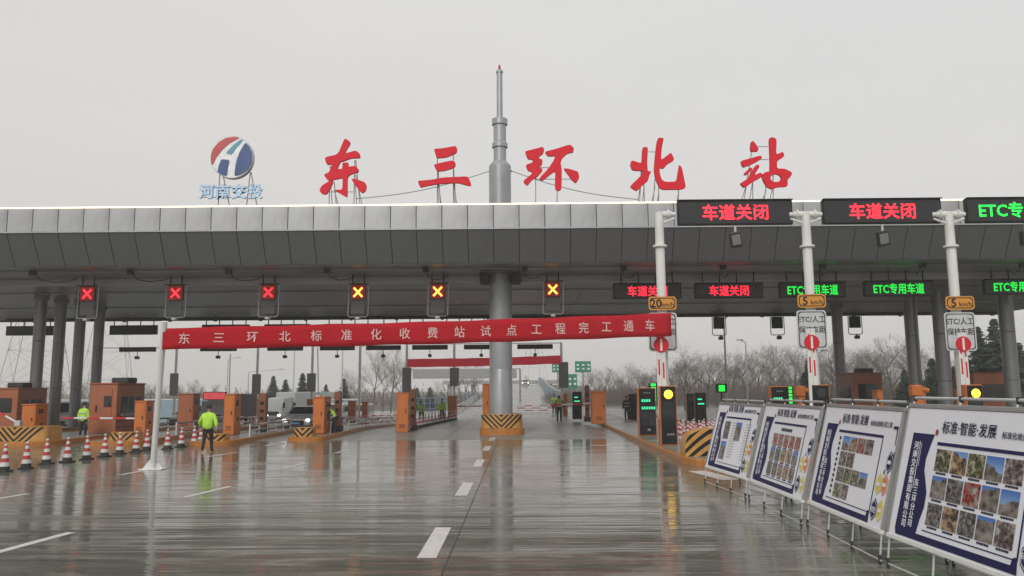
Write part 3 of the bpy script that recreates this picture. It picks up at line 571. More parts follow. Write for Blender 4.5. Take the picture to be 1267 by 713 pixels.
def chevron_block(x0, x1, y0, y1, z0, h, lab, flare=.04, round_=False):
    """Crash block with inset V stripes standing proud of its yellow face."""
    cx = (x0 + x1) / 2; hw = (x1 - x0) / 2; dp = (y1 - y0)
    t = thing('crash_block', lab, 'crash block', (cx, y0, z0), group='yellow and black chevron crash blocks')
    nseg = 16; ring = []
    for k in range(nseg + 1):
        an = math.pi + math.pi * k / nseg; ring.append((hw * math.copysign(abs(math.cos(an)) ** .7, math.cos(an)), .3 * dp + .3 * dp * (math.sin(an) if 1 else 0)))
    ring += [(hw, dp), (-hw, dp)]; n = len(ring); topc = (1 - flare)
    H = 8; vs = []
    for j in range(H + 1):
        zz = h * j / H; sc_ = 1 - flare * j / H
        vs += [(p[0] * sc_, dp * .5 + (p[1] - dp * .5) * sc_, zz) for p in ring]
    m = MB(); fs = [(j * n + k, j * n + (k + 1) % n, (j + 1) * n + (k + 1) % n, (j + 1) * n + k) for j in range(H) for k in range(n)] + [list(range(H * n, H * n + n))]
    m.add(vs, fs, M_YEL); m.build('body', t)
    # stripes: V bands following the curved face
    bw = .115; step = .26; nb = int((hw * 1.15 + h) / step) + 1
    for b_ in range(nb):
        for s in (-1, 1):
            prev = None; m = MB()
            for q in range(0, 25):
                u = q / 24; xx = s * hw * u
                lo = b_ * step - h * .25 + abs(xx) * 1.0 - hw * .3; hi = lo + bw
                lo = max(.01, min(h - .01, h - lo if False else lo)); hi = max(.01, min(h - .01, hi))
                def yy(xv, zz):
                    sc_ = 1 - flare * zz / h; v = min(1, abs(xv) / hw); an = math.acos(min(1, v ** (1 / .7))); return dp * .5 + (.3 * dp - .3 * dp * math.sin(an) - dp * .5) * sc_ - .006
                cur = ((xx, yy(xx, lo), lo), (xx, yy(xx, hi), hi), hi - lo)
                if prev and (prev[2] > .002 or cur[2] > .002):
                    f = [(0, 1, 2, 3)] if s > 0 else [(3, 2, 1, 0)]
                    m.add([prev[0], cur[0], cur[1], prev[1]], f, M_BLK)
                prev = cur
            if m.v: m.build('chevron_stripe', t)
    return t
island(-2.1, .18, 39.4, 52, .33, 'orange-kerbed toll island carrying the mast', .8)
chevron_block(-2.03, .08, 39.62, 41.9, .33, .69, 'yellow and black crash block wrapped round the foot of the mast')
iR = island(4.95, 7.25, 23.3, 62, .20, 'long orange-kerbed toll island with the amber light pillar', 1.3)
iR2 = island(10.5, 12.7, 24, 62, .20, 'orange-kerbed toll island behind the second poster board', 1.3)
iR3 = island(16.2, 18.4, 24, 62, .20, 'orange-kerbed toll island of the last white pole', 1.3)
iA = island(-10.7, -9.0, 35.6, 60, .20, 'short-nosed toll island beside the bending worker', .6)
iB = island(-14.2, -12.3, 33.0, 43, .20, 'toll island in front of the silver car', .8)
iC = island(-18.8, -16.3, 33.2, 60, .22, 'toll island with a small chevron nose behind the cones', .8)
iD = island(-23.9, -20.2, 33.0, 60, .22, 'wide toll island with the big chevron wall and the booth with a door', 1.0)
iE = island(-33, -27.0, 36, 60, .22, 'outermost toll island with the half hidden booth', 1.0)
island(22.5, 26.5, 30, 62, .2, 'toll island under the last booth', 1.2)
# bull-nosed arch block on the near island
def arch_block(x0, x1, y0, y1, z0, h, lab):
    cx = (x0 + x1) / 2; hw = (x1 - x0) / 2; t = thing('crash_block', lab, 'crash block', (cx, y0, z0), group='yellow and black chevron crash blocks')
    top = lambda x: h * (.42 + .58 * max(0, 1 - (abs(x) / hw) ** 2.6) ** .5)
    xs = lin(-hw, hw, 28); out_ = [(-hw, 0)] + [(x, top(x)) for x in xs] + [(hw, 0)]
    m = MB(); m.prism(out_[::-1], 0, y1 - y0, M_YEL); m.build('body', t)
    step = .30
    for b_ in range(-5, 7):
        prev = None; m = MB()
        for x in xs:
            c = b_ * step + .16 - .72 * (abs(x) ** 1.35) / hw ** .35; lo = max(.01, min(top(x) - .012, c)); hi = max(.01, min(top(x) - .012, c + .14))
            cur = ((x, -.006, lo), (x, -.006, hi), hi - lo)
            if prev and (prev[2] > .002 or cur[2] > .002): m.add([prev[0], cur[0], cur[1], prev[1]], [(0, 1, 2, 3)], M_BLK)
            prev = cur
        if m.v: m.build('chevron_stripe', t)
arch_block(5.12, 7.0, 24.7, 25.5, .18, .86, 'round-topped chevron crash block just behind the first poster board')
chevron_block(-22.9, -20.35, 33.4, 34.8, .2, .62, 'wide yellow and black chevron wall behind the first cones')
chevron_block(-17.7, -16.5, 33.5, 34.3, .22, .34, 'small chevron block behind the seventh cone')
chevron_block(-10.45, -9.55, 35.95, 36.7, .18, .42, 'small chevron block in front of the bending worker')
chevron_block(-13.4, -12.6, 33.3, 34.0, .18, .3, 'low chevron block behind the walking man in lime jacket')
# ------------------------------------------------------------------ cabinets
def cabinet(px0, px1, ytop, D, z0, lab, dep=.7, mt=M_ORNG, name='equipment_cabinet', vents=True, cat='cabinet'):
    x0, x1 = X(px0, D), X(px1, D); g = z0 + gz((x0 + x1) / 2, D); h = Z(ytop, D, (px0 + px1) / 2) - g; wd = x1 - x0
    t = thing(name, lab, cat, ((x0 + x1) / 2, D, g))
    box('casing', (-wd / 2, 0, 0), (wd / 2, dep, h - .06), mt, t, .025)
    box('cap', (-wd / 2 - .03, -.03, h - .06), (wd / 2 + .03, dep + .03, h), mt, t, .015)
    dr = box('door', (-wd / 2 + .07, -.018, .1), (wd / 2 - .07, -.001, h - .18), mt, t, .006)
    box('handle', (wd / 2 - .16, -.045, h * .48), (wd / 2 - .12, -.019, h * .58), M_BLK, dr)
    if vents:
        for k in range(4): box('vent_slat', (-wd / 4, -.03, .22 + k * .06), (wd / 4, -.019, .245 + k * .06), M_BLKM, dr)
        box('side_window', (wd / 2 + .001, dep * .25, h * .70), (wd / 2 + .012, dep * .62, h * .84), M_GLASS, t)
        box('side_lock', (wd / 2 + .001, dep * .45, h * .34), (wd / 2 + .03, dep * .6, h * .42), M_BLKM, t)
    return t
cabinet(29, 46, 500, 37, .2, 'orange cabinet on the wide chevron wall island', 1.0)
cabinet(168, 182, 496, 36.4, .22, 'orange cabinet at the near corner of the booth with a door', .8)
cabinet(221, 240, 487, 41.5, .22, 'tall brown-orange cabinet between the banner pole and the walking man', .9, M_ORBR)
cabinet(278, 291, 487.5, 37.6, .2, 'orange cabinet in line with the raised thin arm past the walking man', .9)
cabinet(388, 402, 491, 38.3, .2, 'broad orange cabinet beside the bending worker', 1.3)
cabinet(490.5, 505.5, 486, 42.6, 0, 'upright orange cabinet at the head of the cone line', .8)
cabinet(597, 606, 475, 44, .33, 'narrow orange cabinet tucked behind the mast', .6)
cabinet(732, 749, 484, 46.5, .2, 'broad orange cabinet at the pivot of the lowered red and white arm', 1.2)
cabinet(693, 702, 487, 66, 0, 'distant orange cabinet behind the officer in the open lane', .8)
cabinet(431, 440, 496, 60, .1, 'small distant orange cabinet before the white van', .6, vents=False)
cabinet(554, 565, 490, 62, 0, 'distant orange cabinet at the far end of the cone line', .8, vents=False)
cabinet(283, 289, 488, 58, 0, 'small far orange cabinet between lane poles', .6, vents=False)
cabinet(1085, 1092, 483, 40, .2, 'orange housing in front of the brown booth above the third poster board', .6, vents=False)
cabinet(1137, 1145, 481, 36, .2, 'orange housing above the fourth poster board', .6, vents=False)
cabinet(1190, 1198, 482, 34, .2, 'orange housing by the foot of the last white pole', .6, vents=False)
def post(px0, px1, ytop, D, z0, lab):
    x0, x1 = X(px0, D), X(px1, D); g = z0 + gz(x0, D); h = Z(ytop, D, px0) - g; t = thing('detector_post', lab, 'detector post', ((x0 + x1) / 2, D, g), group='brown detector posts'); wd = x1 - x0
    box('casing', (-wd / 2, 0, 0), (wd / 2, .4, h), M_BRWN, t, .02); box('base', (-wd / 2 - .08, -.08, 0), (wd / 2 + .08, .5, .28), M_BLKM, t, .02)
    for k in range(3): box('sensor_window', (-wd / 4, -.012, h * (.3 + .2 * k)), (wd / 4, -.001, h * (.38 + .2 * k)), M_GLASS, t)
post(320.5, 329.5, 487, 40.4, .2, 'brown detector post standing before the silver car')
post(414, 421.5, 485, 40.5, .2, 'brown detector post behind the bending worker')
post(507.5, 514, 482, 45, 0, 'slim brown detector post beside the cabinet heading the cone line')
post(724, 729, 477, 49.5, .2, 'brown detector post beside the green-lit terminal')
# ------------------------------------------------------------------ booths
def booth(px0, px1, ytop, D, z0, dep, lab, mt=M_ORBR, door=True):
    x0, x1 = X(px0, D), X(px1, D); g = z0 + gz((x0 + x1) / 2, D); h = Z(ytop, D, (px0 + px1) / 2) - g; wd = x1 - x0
    t = thing('toll_booth', lab, 'toll booth', ((x0 + x1) / 2, D, g), group='brown-orange toll booths')
    box('wall', (-wd / 2, 0, 0), (wd / 2, dep, h - .08), mt, t, .02); box('roof', (-wd / 2 - .05, -.05, h - .08), (wd / 2 + .05, dep + .05, h), mt, t, .02)
    box('roof_unit', (-.1, dep * .3, h), (.75, dep * .65, h + .28), M_DARK, t, .03)
    if door:
        d = box('door', (-wd / 2 + .25, -.03, .12), (wd / 2 - .25, -.001, h - .28), mt, t, .01); box('window', (.05, -.045, h * .52), (.42, -.031, h * .74), M_GLASS, d); box('handle', (-wd / 4, -.08, h * .42), (-wd / 4 + .05, -.031, h * .56), M_BLK, d)
    else: box('window', (-wd / 2 + .3, -.02, h * .42), (wd / 2 - .3, -.001, h * .76), M_GLASS, t, .005)
    s = box('side_window', (wd / 2 + .001, .45, h * .38), (wd / 2 + .03, dep - .5, h * .72), M_GLASS, t); box('sill', (wd / 2 + .001, .4, h * .38 - .1), (wd / 2 + .12, dep - .45, h * .38 - .002), M_GREY, s)
    for k in (1, 2): yy_ = .45 + (dep - .95) * k / 3; box('mullion', (wd / 2 + .031, yy_ - .025, h * .38), (wd / 2 + .045, yy_ + .025, h * .72), M_GREY, s)
    for k in range(3): box('side_rail', (wd / 2 + .001, .05, .25 + k * .32), (wd / 2 + .025, dep - .05, .29 + k * .32), M_BLKM, t)
    box('side_window', (-wd / 2 - .03, .45, h * .38), (-wd / 2 - .001, dep - .5, h * .72), M_GLASS, t)
    return t
booth(112, 145.5, 474, 39.5, .22, 2.9, 'brown-orange booth with a door and small window beside the officer', door=True)
booth(-25, 23, 480, 42, .22, 2.6, 'booth half out of the picture beyond the wide chevron wall', door=False)
booth(1056, 1092, 461, 50, .2, 2.6, 'dull brown booth above the third poster board between two columns', door=False)
booth(1206, 1262, 461, 46, .2, 2.6, 'dull brown booth beyond the last white pole', door=False)
# ------------------------------------------------------------------ barrier arms
def arm(a, b, lab, plain=False):
    a = Vector(a); b = Vector(b); t = thing('boom_barrier', lab, 'barrier', a); d = b - a; n = max(3, int(d.length / .55)); 
    for k in range(n):
        m = MB(); m.tube(d * (k / n), d * ((k + 1) / n), .03 if plain else .045, M_GREY if plain else M_RED if k % 2 else M_WHT, 8); m.build('arm_section', t)
    m = MB(); m.cbox((-.14, -.14, -.22), (.14, .14, .14), M_LGREY, .03); m.tube((0, 0, -.2), (0, 0, -a.z + gz(a.x, a.y)+ .15), .06, M_LGREY); m.build('pivot', t)
arm(P(172, 518, 37), P(76, 517.5, 37), 'lowered barrier arm reaching from the booth to the officer')
arm(P(23, 524, 36.4), P(-25, 497, 36.4), 'half raised barrier arm before the cabinet on the chevron island')
arm(P(735, 499, 47.5), P(668, 502, 47.5), 'lowered red and white arm crossing in front of the officer in the open lane')
arm(P(625, 502, 60), P(566, 503, 60), 'far lowered arm from the mast to the end of the cone line')
arm(P(283, 500, 41), P(285, 438, 41), 'raised arm standing upright above the cabinet past the walking man', True)
arm(P(394, 492, 41), P(393, 430, 41), 'raised arm standing upright above the cabinet by the bending worker', True)
# far red and white fencing
def guard(a, b, z, lab, n, h=.8, c1=None, c2=None):
    t = thing('guard_fence', lab, 'barrier fence', (a[0], a[1], 0)); a = Vector((a[0], a[1], 0)); b = Vector((b[0], b[1], 0)); d = b - a
    for k in range(n + 1):
        p = d * k / n; g = gz(a.x + p.x, a.y + p.y); m = MB(); m.tube((p.x, p.y, g), (p.x, p.y, g + h), .03, M_WHT, 6); m.build('upright', t)
    for k in range(n):
        for j in range(3):
            p = d * k / n; q = d * (k + 1) / n; g0 = gz(a.x + p.x, a.y + p.y); g1 = gz(a.x + q.x, a.y + q.y); zz = .2 + j * (h - .25) / 2; m = MB(); m.tube((p.x, p.y, g0 + zz), (q.x, q.y, g1 + zz), .05, (c1 or M_RED) if (k + j) % 2 else (c2 or M_WHT), 6); m.build('rail', t)
guard((X(455, 62), 62), (X(491, 70), 70), 0, 'red and white rail fence behind the upright orange cabinet', 8)
guard((X(640, 75), 75), (X(686, 75), 75), 0, 'low red and white fence closing the far road', 5, .7)
guard((-15.5, 46), (-11.2, 62), 0, 'red and white rail fence behind the toll island of the silver car', 9, .7)
guard((-12.6, 36.5), (-12.6, 43), .2, 'grey steel lane rail on the island of the brown detector post', 5, .75, M_LGREY, M_GREY)
guard((-16.7, 38), (-16.7, 58), .2, 'grey steel lane rail behind the tall brown-orange cabinet', 10, .8, M_LGREY, M_GREY)
guard((-20.6, 44), (-20.6, 58), .2, 'grey steel lane rail behind the booth with a door', 8, .8, M_LGREY, M_BRWN)
guard((-9.2, 42), (-9.2, 58), .2, 'grey steel lane rail behind the bending worker', 8, .7, M_LGREY, M_GREY)
for px_, D_, yt_, lab_ in ((303, 63, 492, 'slim distant orange cabinet between the lorry and the brown detector post'), (313, 66, 494, 'slimmer distant orange cabinet beside the brown detector post'), (400, 64, 497, 'distant orange cabinet peeping over the broad one'), (380, 62, 494, 'distant orange cabinet beyond the silver car'), (448, 66, 497, 'distant orange cabinet before the red and white rails')): cabinet(px_, px_ + 7, yt_, D_, 0, lab_, .6, vents=False)
# ------------------------------------------------------------------ cones
def cone_proto():
    t = thing('traffic_cone', 'x', 'cone', group='red and white traffic cones')
    m = MB(); m.cbox((-.19, -.19, 0), (.19, .19, .05), M_CONB, .01); m.lathe([(.155, .05), (.142, .17)], M_CONB, n=20); m.build('base', t)
    r = lambda z: .142 + (.035 - .142) * (z - .17) / (.80 - .17)
    zz = [.17, .30, .42, .53, .64, .735, .80]
    for k in range(6):
        m = MB(); m.lathe([(r(zz[k]) , zz[k] + .002), (r(zz[k + 1]), zz[k + 1] - .002)], (M_CONW, M_CONR)[k % 2], n=20); m.build('band', t)
    m = MB(); m.lathe([(.037, .80), (.045, .81), (.045, .85), (.02, .865)], M_CONW, n=12); m.build('top_knob', t)
    return t
cp = cone_proto(); used = [0]
def cone(x, y, lab, s=1):
    if used[0] == 0: c = cp; used[0] = 1
    else: c = copy_tree(cp)
    c.location = (x, y, gz(x, y)); c['label'] = lab; c.rotation_euler.z = random.uniform(-.3, .3); c.rotation_euler.x = random.uniform(-.02, .02); c.scale = (.94, .94, .94); return c
for i, (px, py) in enumerate(((5, 584), (32, 580), (57, 574.5), (83, 572), (107, 569), (129, 565.5), (148, 562), (168, 560), (181.5, 557.5), (207, 556), (224, 553.5), (240, 551), (248.5, 549))):
    p = G(px, py); cone(p.x, p.y, f'{ORD[i]} cone of the long diagonal row, counted from the chevron wall side')
for i in range(15):
    f = i / 14; y = 44.4 + 16.5 * f; x = X(506 + 57 * f, y, 517); cone(x, y, f'{ORD[i]} cone behind the upright orange cabinet, counting away from it')
p = G(494.5, 534); cone(p.x, p.y, 'single cone in front of the upright orange cabinet')
for i, px in enumerate((840, 845.5, 851, 859, 865, 871, 877.5)):
    D = 38 - (i % 3) * 1.6; cone(X(px, D, 520), D, f'{ORD[i]} cone of the group between the light pillar and the first poster board')
for i in range(3): 
    D = 31 + i; cone(X((846, 861, 876)[i], D, 520) + 0, D, ('cone just beyond the amber light pillar', 'cone right above the round chevron block', 'cone touching the edge of the first poster board')[i])
for i in range(12):
    D = 33.4 + (i // 4) * 2.2; cone(X((842, 854, 867, 880)[i % 4] + (i // 4) * 2, D, 520), D, f'{ORD[i % 4]} cone of the {("near", "middle", "far")[i // 4]} rank behind the round chevron block')
# ------------------------------------------------------------------ LED pillars
def pillar(px0, px1, ytop, D, z0, lab, kind, dep=.35, flip=1):
    x0, x1 = X(px0, D), X(px1, D); g = z0; h = Z(ytop, D, (px0 + px1) / 2) - g; wd = x1 - x0
    t = thing('display_pillar', lab, 'display pillar', ((x0 + x1) / 2, D, g), group='black display pillars with orange sides')
    box('casing', (-wd / 2, 0, 0), (wd / 2, dep, h), M_ORNG if kind != 'far' else M_BLK, t, .02)
    box('face', (-wd / 2 + .03, -.03, .05), (wd / 2 - .03, -.001, h - .03), M_BLK, t, .01)
    if kind == 'amber':
        m = MB(); M = Matrix.Translation((0, -.04, h - .32)) @ Matrix.Rotation(R(90), 4, 'X'); m.lathe([(.185, -.01), (.185, .04)], M_BLK, n=24, M=M); m.build('lamp_rim', t)
        m = MB(); M = Matrix.Translation((0, -.085, h - .32)) @ Matrix.Rotation(R(90), 4, 'X'); m.lathe([(.165, -.002), (.15, .02), (.1, .035), (.03, .04)], M_AMB, n=24, M=M); m.build('lamp', t)
        box('glass_panel', (-wd / 2 + .08, -.036, h * .36), (wd / 2 - .08, -.031, h * .72), M_GLASS, t)
        for k in range(4): box('print_mark', (-.08 + k * .07, -.036, h * .17), (-.03 + k * .07, -.031, h * .2), M_GREY, t)
    elif kind == 'dark':
        m = MB(); M = Matrix.Translation((0, -.04, h - .32)) @ Matrix.Rotation(R(90), 4, 'X'); m.lathe([(.185, -.01), (.185, .04)], M_GLASS, n=24, M=M); m.build('lamp', t)
    elif kind == 'text':
        for j, (n_, z_) in enumerate(((4, h - .62), (6, h - .95))):
            for k in range(n_):
                m = MB(); x = -wd / 2 + .13 + k * .105
                for a_ in range(3): m.box((x, -.037, z_ + a_ * .04), (x + .085, -.031, z_ + .02 + a_ * .04), M_LEDC)
                m.box((x + .03, -.039, z_ - .01), (x + .05, -.0375, z_ + .11), M_LEDC); m.build('lit_character', t)
        box('glass_panel', (-wd / 2 + .08, -.036, h * .2), (wd / 2 - .08, -.031, h * .5), M_GLASS, t)
        box('card_slot', (-.02, -.036, h * .1), (.12, -.031, h * .15), M_GREY, t)
        for k in range(4): box('print_mark', (-.15 + k * .08, -.036, h - .25), (-.1 + k * .08, -.031, h - .2), M_GREY, t)
    elif kind == 'green' or kind == 'far':
        for j in range(2): box('lit_line', (-wd * .3, -.037, h * (.78 - .14 * j)), (wd * (.1 + .2 * j), -.031, h * (.82 - .14 * j)), M_LEDC, t)
    return t
pillar(816, 836.5, 477.5, 29.5, .18, 'black pillar with a round lit amber lamp on the island kerb', 'amber')
pillar(789.5, 811, 480, 35.4, .18, 'black pillar with two green text lines beside the amber one', 'text')
pillar(708, 719.5, 485, 54, .18, 'dark terminal with green lines and a red top light past the officer', 'far')
pillar(777, 787.5, 487, 56.5, .0, 'plain dark terminal behind the worker in black', 'dark')
pillar(849, 858.5, 487, 52, .0, 'unlit dark terminal behind the red and white cones', 'dark')
pillar(860, 873, 486, 48, .0, 'dark terminal with green lines behind the red and white cones', 'far')
pillar(953, 976, 478, 36, .18, 'wide black display just above the second poster board', 'text')
pillar(1004, 1026, 476, 29.8, .18, 'black light pillar with unlit lamp at the middle white pole', 'dark')
pillar(1195, 1216, 476, 29.2, .18, 'black display pillar at the foot of the last white pole', 'amber')
def vsign(px, y0, y1, D, lab, wpx=9, n=5):
    a = P(px - wpx / 2, y1, D); b = P(px + wpx / 2, y0, D); t = thing('vertical_led_sign', lab, 'LED sign', ((a.x + b.x) / 2, D, gz(a.x, D))); wd = b.x - a.x
    box('housing', (-wd / 2, 0, a.z), (wd / 2, .15, b.z), M_BLK, t, .01); m = MB(); m.tube((0, .08, 0), (0, .08, a.z), .06, M_BLK, 8); m.build('post', t)
    for k in range(n):
        z_ = a.z + (b.z - a.z) * (k + .15) / n; m = MB(); m.box((-wd * .28, -.02, z_), (wd * .28, -.002, z_ + (b.z - a.z) / n * .7), M_LEDG); m.build('lit_character', t)
vsign(808.5, 474, 497, 42, 'green vertical LED sign peeping out between the two light pillars', 10)
vsign(893, 475, 486, 52, 'green two-column LED sign above the first poster board', 13, 1)
vsign(978, 478, 500, 44, 'green vertical LED column beside the orange signal head', 6)
vsign(868, 486, 497, 60, 'small green LED sign behind the cone group', 8, 2)
for i, (px, py, D) in enumerate(((991, 481, 35), (1135, 480, 33))):
    c = P(px, py, D); t = thing('barrier_gearbox', ('orange signal head between the black display and the middle white pole', 'orange signal head between two columns above the fourth poster board')[i], 'signal head', (c.x, D, .18)); z_ = c.z - .18
    box('head', (-.3, -.2, z_ - .35), (.15, .2, z_ + .12), M_ORNG, t, .05); m = MB(); m.cbox((-.17, -.14, 0), (.12, .14, z_ - .35), M_ORNG, .03); m.build('pedestal', t); m = MB(); m.tube((.1, -.05, z_ - .05), (.42, -.05, z_ - .12), .11, M_ORNG, 12); m.build('visor', t)
# ------------------------------------------------------------------ poster stands
def photo_mat(name, pal, sky_lo, sky_hi, thr, sc_, vor=.18):
    m = bpy.data.materials.new(name); m.use_nodes = True; t = m.node_tree; b = t.nodes['Principled BSDF']; N = t.nodes.new; L = t.links.new
    b.inputs['Roughness'].default_value = .3
    def mth(op, a, c):
        q = N('ShaderNodeMath'); q.operation = op
        for i, k in enumerate((a, c)):
            if isinstance(k, (int, float)): q.inputs[i].default_value = k
            else: L(k, q.inputs[i])
        return q.outputs[0]
    oi = N('ShaderNodeObjectInfo'); rn = oi.outputs['Random']; tc = N('ShaderNodeTexCoord'); sp = N('ShaderNodeSeparateXYZ'); L(tc.outputs['Generated'], sp.inputs[0])
    # a dark skyline that leans with the picture, a lit band of ground, and cluttered middle distance
    n = N('ShaderNodeTexNoise'); n.noise_dimensions = '4D'; n.inputs['Scale'].default_value = sc_; n.inputs['Detail'].default_value = 5; n.inputs['Roughness'].default_value = .6; L(tc.outputs['Generated'], n.inputs['Vector']); L(mth('MULTIPLY', rn, 97), n.inputs['W'])
    v = N('ShaderNodeTexVoronoi'); v.voronoi_dimensions = '4D'; v.distance = 'MANHATTAN'; v.inputs['Scale'].default_value = sc_ * 1.6; L(tc.outputs['Generated'], v.inputs['Vector']); L(mth('MULTIPLY', rn, 31), v.inputs['W'])
    val = mth('ADD', mth('MULTIPLY', n.outputs[0], 1 - vor), mth('MULTIPLY', v.outputs['Distance'], vor))
    r = N('ShaderNodeValToRGB'); L(val, r.inputs[0]); e = r.color_ramp.elements
    e[0].position = .43; e[0].color = (*pal[0], 1); e[1].position = .74; e[1].color = (*pal[3], 1); x = e.new(.52); x.color = (*pal[1], 1); x = e.new(.60); x.color = (*pal[2], 1)
    lean = mth('MULTIPLY', mth('SUBTRACT', sp.outputs['X'], .5), mth('SUBTRACT', mth('FRACT', mth('MULTIPLY', rn, 13.7), 0), .5))
    h = mth('ADD', mth('ADD', sp.outputs['Z'], mth('MULTIPLY', lean, .9)), mth('MULTIPLY', n.outputs[0], .5))
    edge = mth('ADD', mth('MULTIPLY', mth('FRACT', mth('MULTIPLY', rn, 7.3), 0), .4), thr)
    st = N('ShaderNodeMapRange'); st.inputs['From Min'].default_value = -.02; st.inputs['From Max'].default_value = .06; L(mth('SUBTRACT', h, edge), st.inputs[0])
    sk = N('ShaderNodeMixRGB'); L(sp.outputs['Z'], sk.inputs[0]); sk.inputs[1].default_value = (*sky_lo, 1); sk.inputs[2].default_value = (*sky_hi, 1)
    mx = N('ShaderNodeMixRGB'); L(st.outputs[0], mx.inputs[0]); L(r.outputs[0], mx.inputs[1]); L(sk.outputs[0], mx.inputs[2]); L(mx.outputs[0], b.inputs['Base Color']); return m
PM = [photo_mat('printed_photo_earth', ((.02, .016, .012), (.12, .07, .04), (.26, .18, .11), (.50, .36, .22)), (.5, .55, .6), (.10, .25, .55), 1.0, 3.2),
      photo_mat('printed_photo_site', ((.012, .012, .014), (.05, .05, .05), (.11, .10, .09), (.30, .28, .26)), (.45, .5, .55), (.25, .36, .5), 1.25, 5),
      photo_mat('printed_photo_road', ((.02, .02, .02), (.09, .08, .07), (.17, .15, .13), (.28, .26, .24)), (.35, .5, .7), (.04, .14, .45), .72, 2.2),
      photo_mat('printed_photo_green', ((.012, .02, .008), (.04, .07, .02), (.12, .09, .05), (.40, .42, .30)), (.5, .55, .55), (.3, .42, .5), 1.15, 4.2),
      photo_mat('printed_photo_hall', ((.015, .012, .014), (.08, .05, .05), (.15, .12, .11), (.4, .38, .36)), (.4, .4, .4), (.3, .3, .32), 2, 3.6)]
M_PHOTR = photo_mat('printed_photo_machine', ((.02, .015, .015), (.38, .04, .03), (.16, .12, .10), (.42, .40, .36)), (.5, .5, .5), (.3, .35, .4), 1.3, 3)
M_PHR = mat('printed_red_dot', (.35, .05, .04), .35, var=.2, vscale=9)
def hexa(cx, cz, r, stretch=1.25): return [(cx + r * .8 * math.sin(math.pi / 3 * k), cz + r * stretch * math.cos(math.pi / 3 * k)) for k in range(6)][::-1]
def stand(cl, cr, ztop, idx, lab):
    """cl, cr: ground points below the board's lower corners; x local runs along the board."""
    a = Vector((cl[0], cl[1], 0)); b = Vector((cr[0], cr[1], 0)); d = b - a; Lh = d.length; rz = math.atan2(d.y, d.x)
    t = thing('poster_stand', lab, 'poster stand', a, rz, 'poster boards on tube stands along the lane')
    zb_ = .42; Hz = ztop - zb_; ly = .42; H = math.hypot(Hz, ly); lean = math.atan2(ly, Hz)
    # board panel: local frame tilted back
    m = MB(); m.cbox((.03, -.0, 0), (Lh - .03, .03, H), M_POST, .004); bd = m.build('board', t); bd.location = (0, 0, zb_); bd.rotation_euler = (-lean, 0, 0)
    m = MB(); e = .03
    for q in (((0, -.012, -e), (Lh, .04, e)), ((0, -.012, H - e), (Lh, .04, H + e))): m = MB(); m.cbox(q[0], q[1], M_ALU if q[0][2] > 0 else M_WHT, .008); m.build('edge_rail', bd)
    for x0 in (0, Lh - .045): m = MB(); m.cbox((x0, -.013, e + .002), (x0 + .045, .041, H - e - .002), M_ALU, .008); m.build('edge_rail', bd)
    y1 = -.006; y2 = -.010; y3 = -.014
    def flat(nm, pts, mt, y=y1, par=bd): m = MB(); m.prism(pts, y, y + .003, mt); return m.build(nm, par)
    K = Lh / 3.4 * (.955 if idx == 3 else 1)
    def F(nm, pts, mt, y=y1): return flat(nm, [(p[0] * K, p[1]) for p in pts], mt, y)
    F('navy_field', [(.27, 1.36), (.81, 1.36), (.75, 1.22), (.69, 1.04), (.70, .90), (.78, .76), (.84, .64), (.84, .46), (.78, .30), (.74, .13), (2.72, .13), (2.74, .20), (2.78, .22), (2.82, .20), (2.84, .05), (.24, .05), (.20, .12)], M_NAVY)
    for s_, xx, z0, sz in (('河南交投集团有限公司', .41, 1.20, .108), ('东三环分公司', .57, .74, .10)):
        for k, ch in enumerate(s_): text(ch, sz, M_PW, (xx * K, y2, z0 - k * (sz + .002)), bd, 'side_character', bold=.012, depth=.002, sx=1.15 * K)
    F('thin_rule', [(.49, .66), (.497, .66), (.497, 1.26), (.49, 1.26)], M_PW, y2); F('thin_rule', [(.53, .95), (.534, .95), (.534, 1.24), (.53, 1.24)], M_PW, y2)
    text('标准·智能·发展', .165, M_TXT, (1.55 * K, y2, 1.46), bd, bold=.007, depth=.002, sx=1.08 * K)
    text('标准化收费示范工程', .085, M_TXT, (2.66 * K, y2, 1.43), bd, 'subtitle', bold=.004, depth=.002, sx=1.1 * K)
    m = MB(); m.prism([((.86 + .035 * math.cos(-q * math.pi / 4)) * K, 1.39 + .04 * math.sin(-q * math.pi / 4)) for q in range(8)], y2, y1, M_PHR); m.build('printed_dot', bd)
    if idx < 3: F('corner_rule', [(3.14, 1.42), (3.30, 1.42), (3.30, 1.16), (3.285, 1.16), (3.27, 1.375), (3.14, 1.375)], M_NAVY)
    px0, px1 = .93 * K, 2.74 * K
    F('panel_rule', [(.91, 1.235), (2.83, 1.235), (2.83, 1.275), (.91, 1.275)], M_NAVY); F('panel_rule', [(2.805, .20), (2.83, .20), (2.83, 1.233), (2.805, 1.233)], M_NAVY); F('panel_rule', [(.88, .185), (2.83, .185), (2.83, .198), (.88, .198)], M_NAVY)
    phs = []
    for pm_ in PM: ph = MB(); ph.box((0, -.003, 0), (1, 0, 1), pm_); phs.append(ph.mesh('printed_photo'))
    prr = random.Random(idx * 7 + 3)
    phr = MB(); phr.box((0, -.003, 0), (1, 0, 1), M_PHOTR); phr = phr.mesh('printed_photo')
    if idx in (3, 1): cells = [(c, r, 5, 3) for r in range(3) for c in range(5)]
    elif idx == 2: cells = [(c, r, 4.6, 4) for r in range(4) for c in range(4) if not (r in (1, 3) and c > 1)]
    else: cells = [(0, 0, 4, 2), (2, 0, 4, 2), (0, 1, 4, 2)]
    x_off = .25 * K if idx == 2 else .1 * K if idx == 1 else 0
